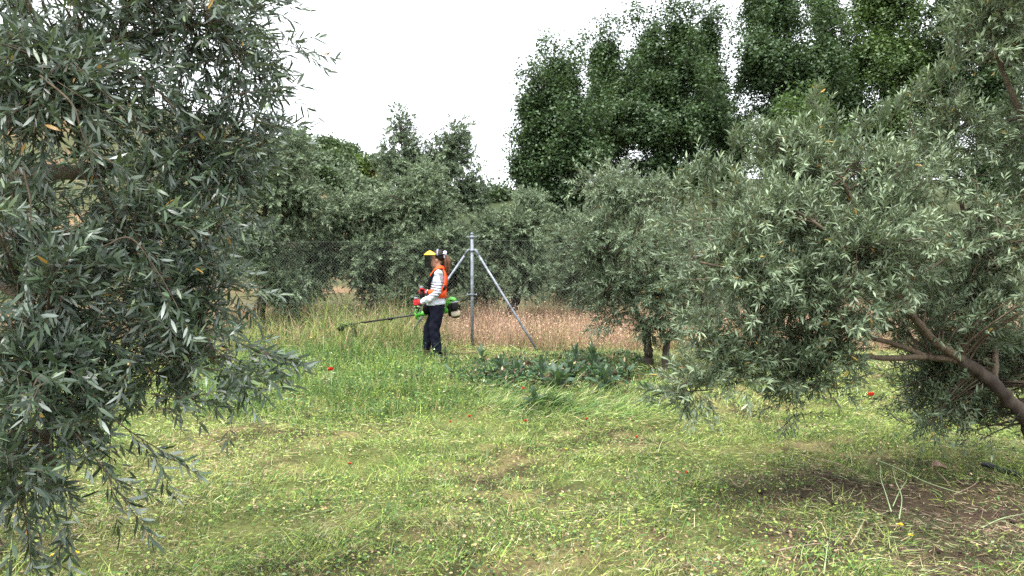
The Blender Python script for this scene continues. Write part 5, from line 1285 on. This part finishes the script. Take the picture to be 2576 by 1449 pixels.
LEAFS = [big_leaf(rq, 0.30, 0.038, d, r) for d, r in ((0.2, .3), (0.5, .5), (0.8, .7), (1.1, .45), (0.35, .9), (0.65, .15))]
def weedplant(px, py, n, h, label, sc=1.0, name='broad_leaved_plant'):
    g = gp(px, py); t = thing(name, label, 'plant', tuple(g), 0, 'broad leaved dark green weeds in the clearing')
    MB().tube([(0, 0, -.02), (.01, 0, h * .5), (.0, .01, h)], [.010, .008, .005], 6).build('stem', M['stem'], t)
    for i in range(n):
        o = bpy.data.objects.new('leaf', LEAFS[int(rq.integers(6))]); COL.objects.link(o); o.parent = t
        f = (i + 0.5) / n; z = h * (0.05 + 0.9 * f); a = i * 2.4 + rq.normal() * .3
        o.location = (0, 0, z); up = -0.40 - 0.85 * f + rq.normal() * .18
        o.rotation_euler = (rq.normal() * .25, up, a); s = sc * rq.uniform(.75, 1.15) * (1 - .35 * f); o.scale = (s, s, s)
    return t
weedplant(1213, 925, 10, .22, 'lone upright leafy weed standing between the woman and the brace foot', 0.84)
weedplant(1362, 968, 16, .20, 'broad leaved weed at the left end of the dark clump', 1.09)
weedplant(1400, 985, 15, .15, 'broad leaved weed lowest in the dark clump, leaves hanging', 1.15)
weedplant(1432, 975, 17, .22, 'broad leaved weed in the dark clump, leaning leaves', 1.18)
weedplant(1447, 935, 12, .27, 'small upright weed at the back of the dark clump', 0.88)
weedplant(1492, 955, 18, .36, 'tallest pointed weed in the middle of the dark clump', 1.06)
weedplant(1522, 980, 15, .16, 'low sprawling weed in front of the tallest pointed weed', 1.09)
weedplant(1575, 962, 11, .26, 'bluish upright weed between the dark clump and the olive stems', 0.88)
weedplant(1300, 960, 13, .12, 'pale drooping weed left of the dark clump', 1.06)
weedplant(1260, 945, 9, .10, 'low leafy weed next to the lone upright one', 0.88)
weedplant(1345, 1030, 10, .12, 'dark weed sticking out of the heap of laid grass', 0.71)
weedplant(1142, 950, 6, .07, 'flattened pale weed lying right of the woman', 0.84)
weedplant(1120, 918, 11, .18, 'grey green weed hiding the shoes of the woman', 0.66)

# low dark weeds round the broad leaved plants
DW = [(1130, 935), (1330, 905), (1500, 895), (1640, 915), (1650, 985), (1420, 1000), (1190, 985)]
x, y, vx, sf = tall_pts(42000, DW, rg, 8.0, 13.0, -1.6, 2.6); cl_ = fbm(x * 3, y * 3, 151, 3); kp = rg.random(len(x)) < 0.2 + 0.8 * sst(.35, .6, cl_); x, y, sf, cl_ = x[kp], y[kp], sf[kp], cl_[kp]; n = len(x)
d = nrmz(np.stack([rg.normal(size=n), rg.normal(size=n), rg.uniform(-0.1, 1.2, n)], 1)); nn = perp(d, np.array([0, 0, 1.0]) + rg.normal(size=(n, 3)) * 0.5)
L_ = rg.uniform(0.03, 0.10, n) * (.5 + .6 * sf); V, lo, to, rr = leaf_geo(np.stack([x, y, gz(x, y) + rg.random(n) * .14 * sf], 1), d, nn, L_, L_ * rg.uniform(0.2, 0.4, n), np.zeros(n), 1, np.zeros(n))
cl = pick(rg, np.tile(np.array([[.15, .10, .7, 1.1, .05, .5]]), (n, 1)), ((0.22, 0.32, 0.08), TAN_, (0.09, 0.17, 0.06), (0.038, 0.085, 0.045), (0.3, 0.37, 0.26), (0.075, 0.045, 0.03)), x, y)
tag(obj('dark_weeds', mesh_np('dark_weeds', V, lo, to, False, {'col': np.repeat(cl, 4, 0)}), M['grass']), kind='stuff')

# thin dark weed stalk standing in front of the trousers
g = gp(1062, 935); wk = thing('weed_stalk', 'thin dark branching weed stalk in front of the navy trousers', 'weed', tuple(g))
MB().tube(smooth_path([(0, 0, 0), (.01, 0, .14), (.06, 0, .24), (.13, .0, .34)], 4), np.linspace(.0035, .0015, 13), 5).tube([(.04, 0, .20), (.035, 0, .27), (.05, 0, .33)], .0018, 5).tube([(.06, 0, .24), (.13, 0, .26), (.17, 0, .25)], .0018, 5).build('stem', M['bark_dark'], wk)
sb = MB()
for p in ((.13, 0, .34), (.10, 0, .30), (.05, 0, .33), (.17, 0, .25), (.13, 0, .26), (.036, 0, .27)): sb.sq(p, (.008, .006, .009), 2, 8, 6)
sb.build('seed_pod', M['bark_dark'], wk)

# ------------------------------------------------------------------ poppies and other flowers
M['poppy'] = pmat('poppy_petal', (0.55, 0.040, 0.016), 0.6, 0, 0.25, 0.15, 60)
M['daisy'] = pmat('yellow_petal', (0.78, 0.50, 0.02), 0.6, 0, 0.25, 0.12, 60)
M['dead_leaf'] = pmat('dead_leaf', (0.40, 0.26, 0.19), 0.7, 0, 0.3, 0.25, 30)
def petal_mesh(nm, L, W, cup, mat):
    k = 5; t = np.linspace(0, 1, k); wv = W * np.sin(np.pi * (0.12 + 0.70 * t)); V = []
    for s in (-1, 0, 1): V += [(L * a, s * b, cup * L * a * a + (0.12 * L * s * s * a)) for a, b in zip(t, wv)]
    F_ = [(s * k + i, s * k + i + 1, (s + 1) * k + i + 1, (s + 1) * k + i) for s in range(2) for i in range(k - 1)]
    m = MB().add(V, F_).mesh(nm); m.materials.append(mat); return m
PP = petal_mesh('petal', .026, .021, .7, M['poppy']); DP = petal_mesh('petal', .017, .005, .15, M['daisy'])
def flower(px, py, h, label, kind, sc, np_, group):
    g = gp(px, py + h * F / max(gp(px, py)[1], 1)); t = thing('poppy' if kind == 'p' else 'yellow_flower', label, 'poppy' if kind == 'p' else 'flower', tuple(g), rq.random() * 6, group)
    MB().tube([(0, 0, -.01), (.006, .004, h * .5), (0, 0, h)], .0022, 5).build('stem', M['stem'], t)
    MB().sq((0, 0, h + .006 * sc), (.006 * sc, .006 * sc, .007 * sc), 2, 8, 6).build('flower_centre', M['black'] if kind == 'p' else M['daisy'], t)
    for i in range(np_):
        o = bpy.data.objects.new('petal', PP if kind == 'p' else DP); COL.objects.link(o); o.parent = t
        o.location = (0, 0, h); o.rotation_euler = (rq.normal() * .15, -.35 + rq.normal() * .2 if kind == 'p' else rq.normal() * .1, i * 6.283 / np_ + rq.normal() * .12); o.scale = (sc, sc, sc)
for px, py, h, lb, s_ in [(832, 943, .30, 'bright red poppy standing in the uncut weeds below the brushcutter head', 1.25), (2191, 1000, .16, 'big red poppy seen under the boughs of the silvery olive', 1.35),
    (1316, 972, .14, 'orange red poppy on the laid grass left of the dark weed clump', 1.0), (1181, 1049, .07, 'poppy at the lower edge of the uncut weeds, below the woman', .95), (1133, 1064, .05, 'small poppy left of the one below the woman', .8),
    (1322, 1060, .05, 'poppy just under the dark heap of laid grass', .9), (1475, 1056, .06, 'poppy in cut grass below the tallest pointed weed', .95), (1602, 1101, .05, 'pale red poppy in cut grass below the two olive stems', .85),
    (1727, 1192, .05, 'single red poppy at the left end of the trampled patch', .85), (880, 1168, .05, 'lone small poppy in mown grass far left of the others', .75)]:
    flower(px, py, h, lb, 'p', s_ if s_ > 1.1 else s_ * .62, 5, 'red poppies in the clearing')
for px, py, h, lb, s_ in [(2265, 1320, .04, 'yellow flower at the end of the cut pale stems', .9), (2290, 1347, .03, 'yellow flower on the trampled patch, nearer than the other one', .85), (192, 1396, .05, 'yellow flower at the bottom left under the hanging sprays', 1.0), (135, 1402, .05, 'yellow flower at the bottom left, further left than its neighbour', .9), (1425, 1130, .04, 'small yellow flower in the middle of the mown grass', .7), (2010, 874, .05, 'small yellow flower under the silvery olive', .8)]:
    flower(px, py, h, lb, 'd', s_, 11, 'yellow flowers in the mown grass')

# ------------------------------------------------------------------ things lying about
M['hose'] = pmat('black_hose', (0.014, 0.015, 0.018), 0.55, 0, 0.4, 0.4, 30)
h0, h1, h2 = gp(2472, 1187), gp(2535, 1207), gp(2640, 1240)
hs_ = MB(); pth = smooth_path([h0 + [0, 0, .02], h1 + [0, 0, .022], h2 + [0, 0, .02], h2 + [.8, -.25, .02]], 22); pth[:, 2] = gz(pth[:, 0], pth[:, 1]) + .055
hs_.tube(pth, [.0175 + .0022 * (i % 2) for i in range(len(pth))], 10)
tag(hs_.build('hose', M['hose']), 'black ribbed irrigation hose running out at the right edge', 'hose')
dl = gp(2362, 1190); lf_ = MB(); k = 7; tt = np.linspace(0, 1, k); wv = .045 * np.sin(np.pi * (.06 + .9 * tt))
V = [(.13 * (a - .5), s * b, .012 + .02 * abs(s) + .015 * math.sin(a * 5)) for s in (-1, 0, 1) for a, b in zip(tt, wv)]
lf_.add(V, [(s * k + i, s * k + i + 1, (s + 1) * k + i + 1, (s + 1) * k + i) for s in range(2) for i in range(k - 1)])
o = tag(lf_.build('dead_leaf', M['dead_leaf'], None, True, tuple(dl + [0, 0, .03])), 'curled pale brown dead leaf on the grass near the hose', 'leaf'); o.rotation_euler = (.35, .1, .2); q_ = o.modifiers.new('solid', 'SOLIDIFY'); q_.thickness = .0015
M['pale_stem'] = pmat('pale_stem', (0.27, 0.35, 0.17), 0.55, 0, 0.3, 0.15, 30)
def lying(name, label, cat, pts, r, mat, lift=.02, group=None):
    P_ = np.array([gp(a, b) + [0, 0, c] for a, b, c in pts]); c = P_[0].copy(); P_ = smooth_path(P_, 5); P_[:, 2] += lift
    return tag(MB().tube(P_ - c, np.linspace(r, r * .45, len(P_)), 7).build(name, mat, None, True, tuple(c)), label, cat, group)
G_ = 'pale green cut stems on the trampled patch'
lying('cut_stem', 'longest pale green cut stem, slanting right across the trampled patch', 'stem', [(2205, 1178, .03), (2260, 1208, .05), (2330, 1240, .04), (2420, 1262, .02)], 0.0037, M['pale_stem'], .03, G_)
lying('cut_stem', 'bent upright pale stem at the left of the bundle', 'stem', [(2242, 1300, .01), (2228, 1262, .03), (2216, 1232, .05), (2213, 1202, .07)], 0.0037, M['pale_stem'], .02, G_)
lying('cut_stem', 'pale stem bowing down to the yellow flower', 'stem', [(2262, 1318, .01), (2268, 1275, .04), (2252, 1240, .06), (2245, 1205, .06)], 0.0034, M['pale_stem'], .02, G_)
lying('cut_stem', 'short pale stem crossing the bundle from upper right', 'stem', [(2246, 1290, .02), (2262, 1262, .04), (2282, 1232, .05)], 0.0031, M['pale_stem'], .02, G_)
lying('cut_stem', 'pale stem at the right edge beyond the trampled patch', 'stem', [(2470, 1345, .02), (2520, 1330, .04), (2576, 1318, .04)], 0.0037, M['pale_stem'], .02, G_)
lying('cut_stem', 'pale yellowish stem poking up at the bottom of the view', 'stem', [(2072, 1449, .0), (2078, 1420, .03), (2082, 1395, .06)], 0.0043, M['pale_stem'], .01, G_)
T_ = 'dry twigs lying on the grass'
M['dry_twig'] = barkmat('dry_twig', (0.16, 0.11, 0.075), (0.34, 0.26, 0.19), 40)
for lb, pts, r in [('long thin dry twig at the far end of the trampled patch', [(2075, 1168, .01), (2120, 1190, .03), (2170, 1214, .02), (2225, 1232, .01)], .006), ('crooked twig left of the trampled patch', [(1835, 1218, .02), (1858, 1240, .02), (1880, 1228, .03), (1890, 1215, .04)], .005),
    ('short pale twig beside the dead leaf', [(2360, 1200, .01), (2378, 1222, .02), (2392, 1240, .02)], .005), ('straw coloured twig right of the cut stems', [(2400, 1262, .02), (2440, 1245, .03), (2462, 1232, .04)], .004), ('dark twig lying below the trampled patch', [(1950, 1402, .01), (2000, 1395, .02), (2070, 1380, .01)], .006)]:
    lying('twig', lb, 'twig', pts, r, M['dry_twig'], .02, T_)
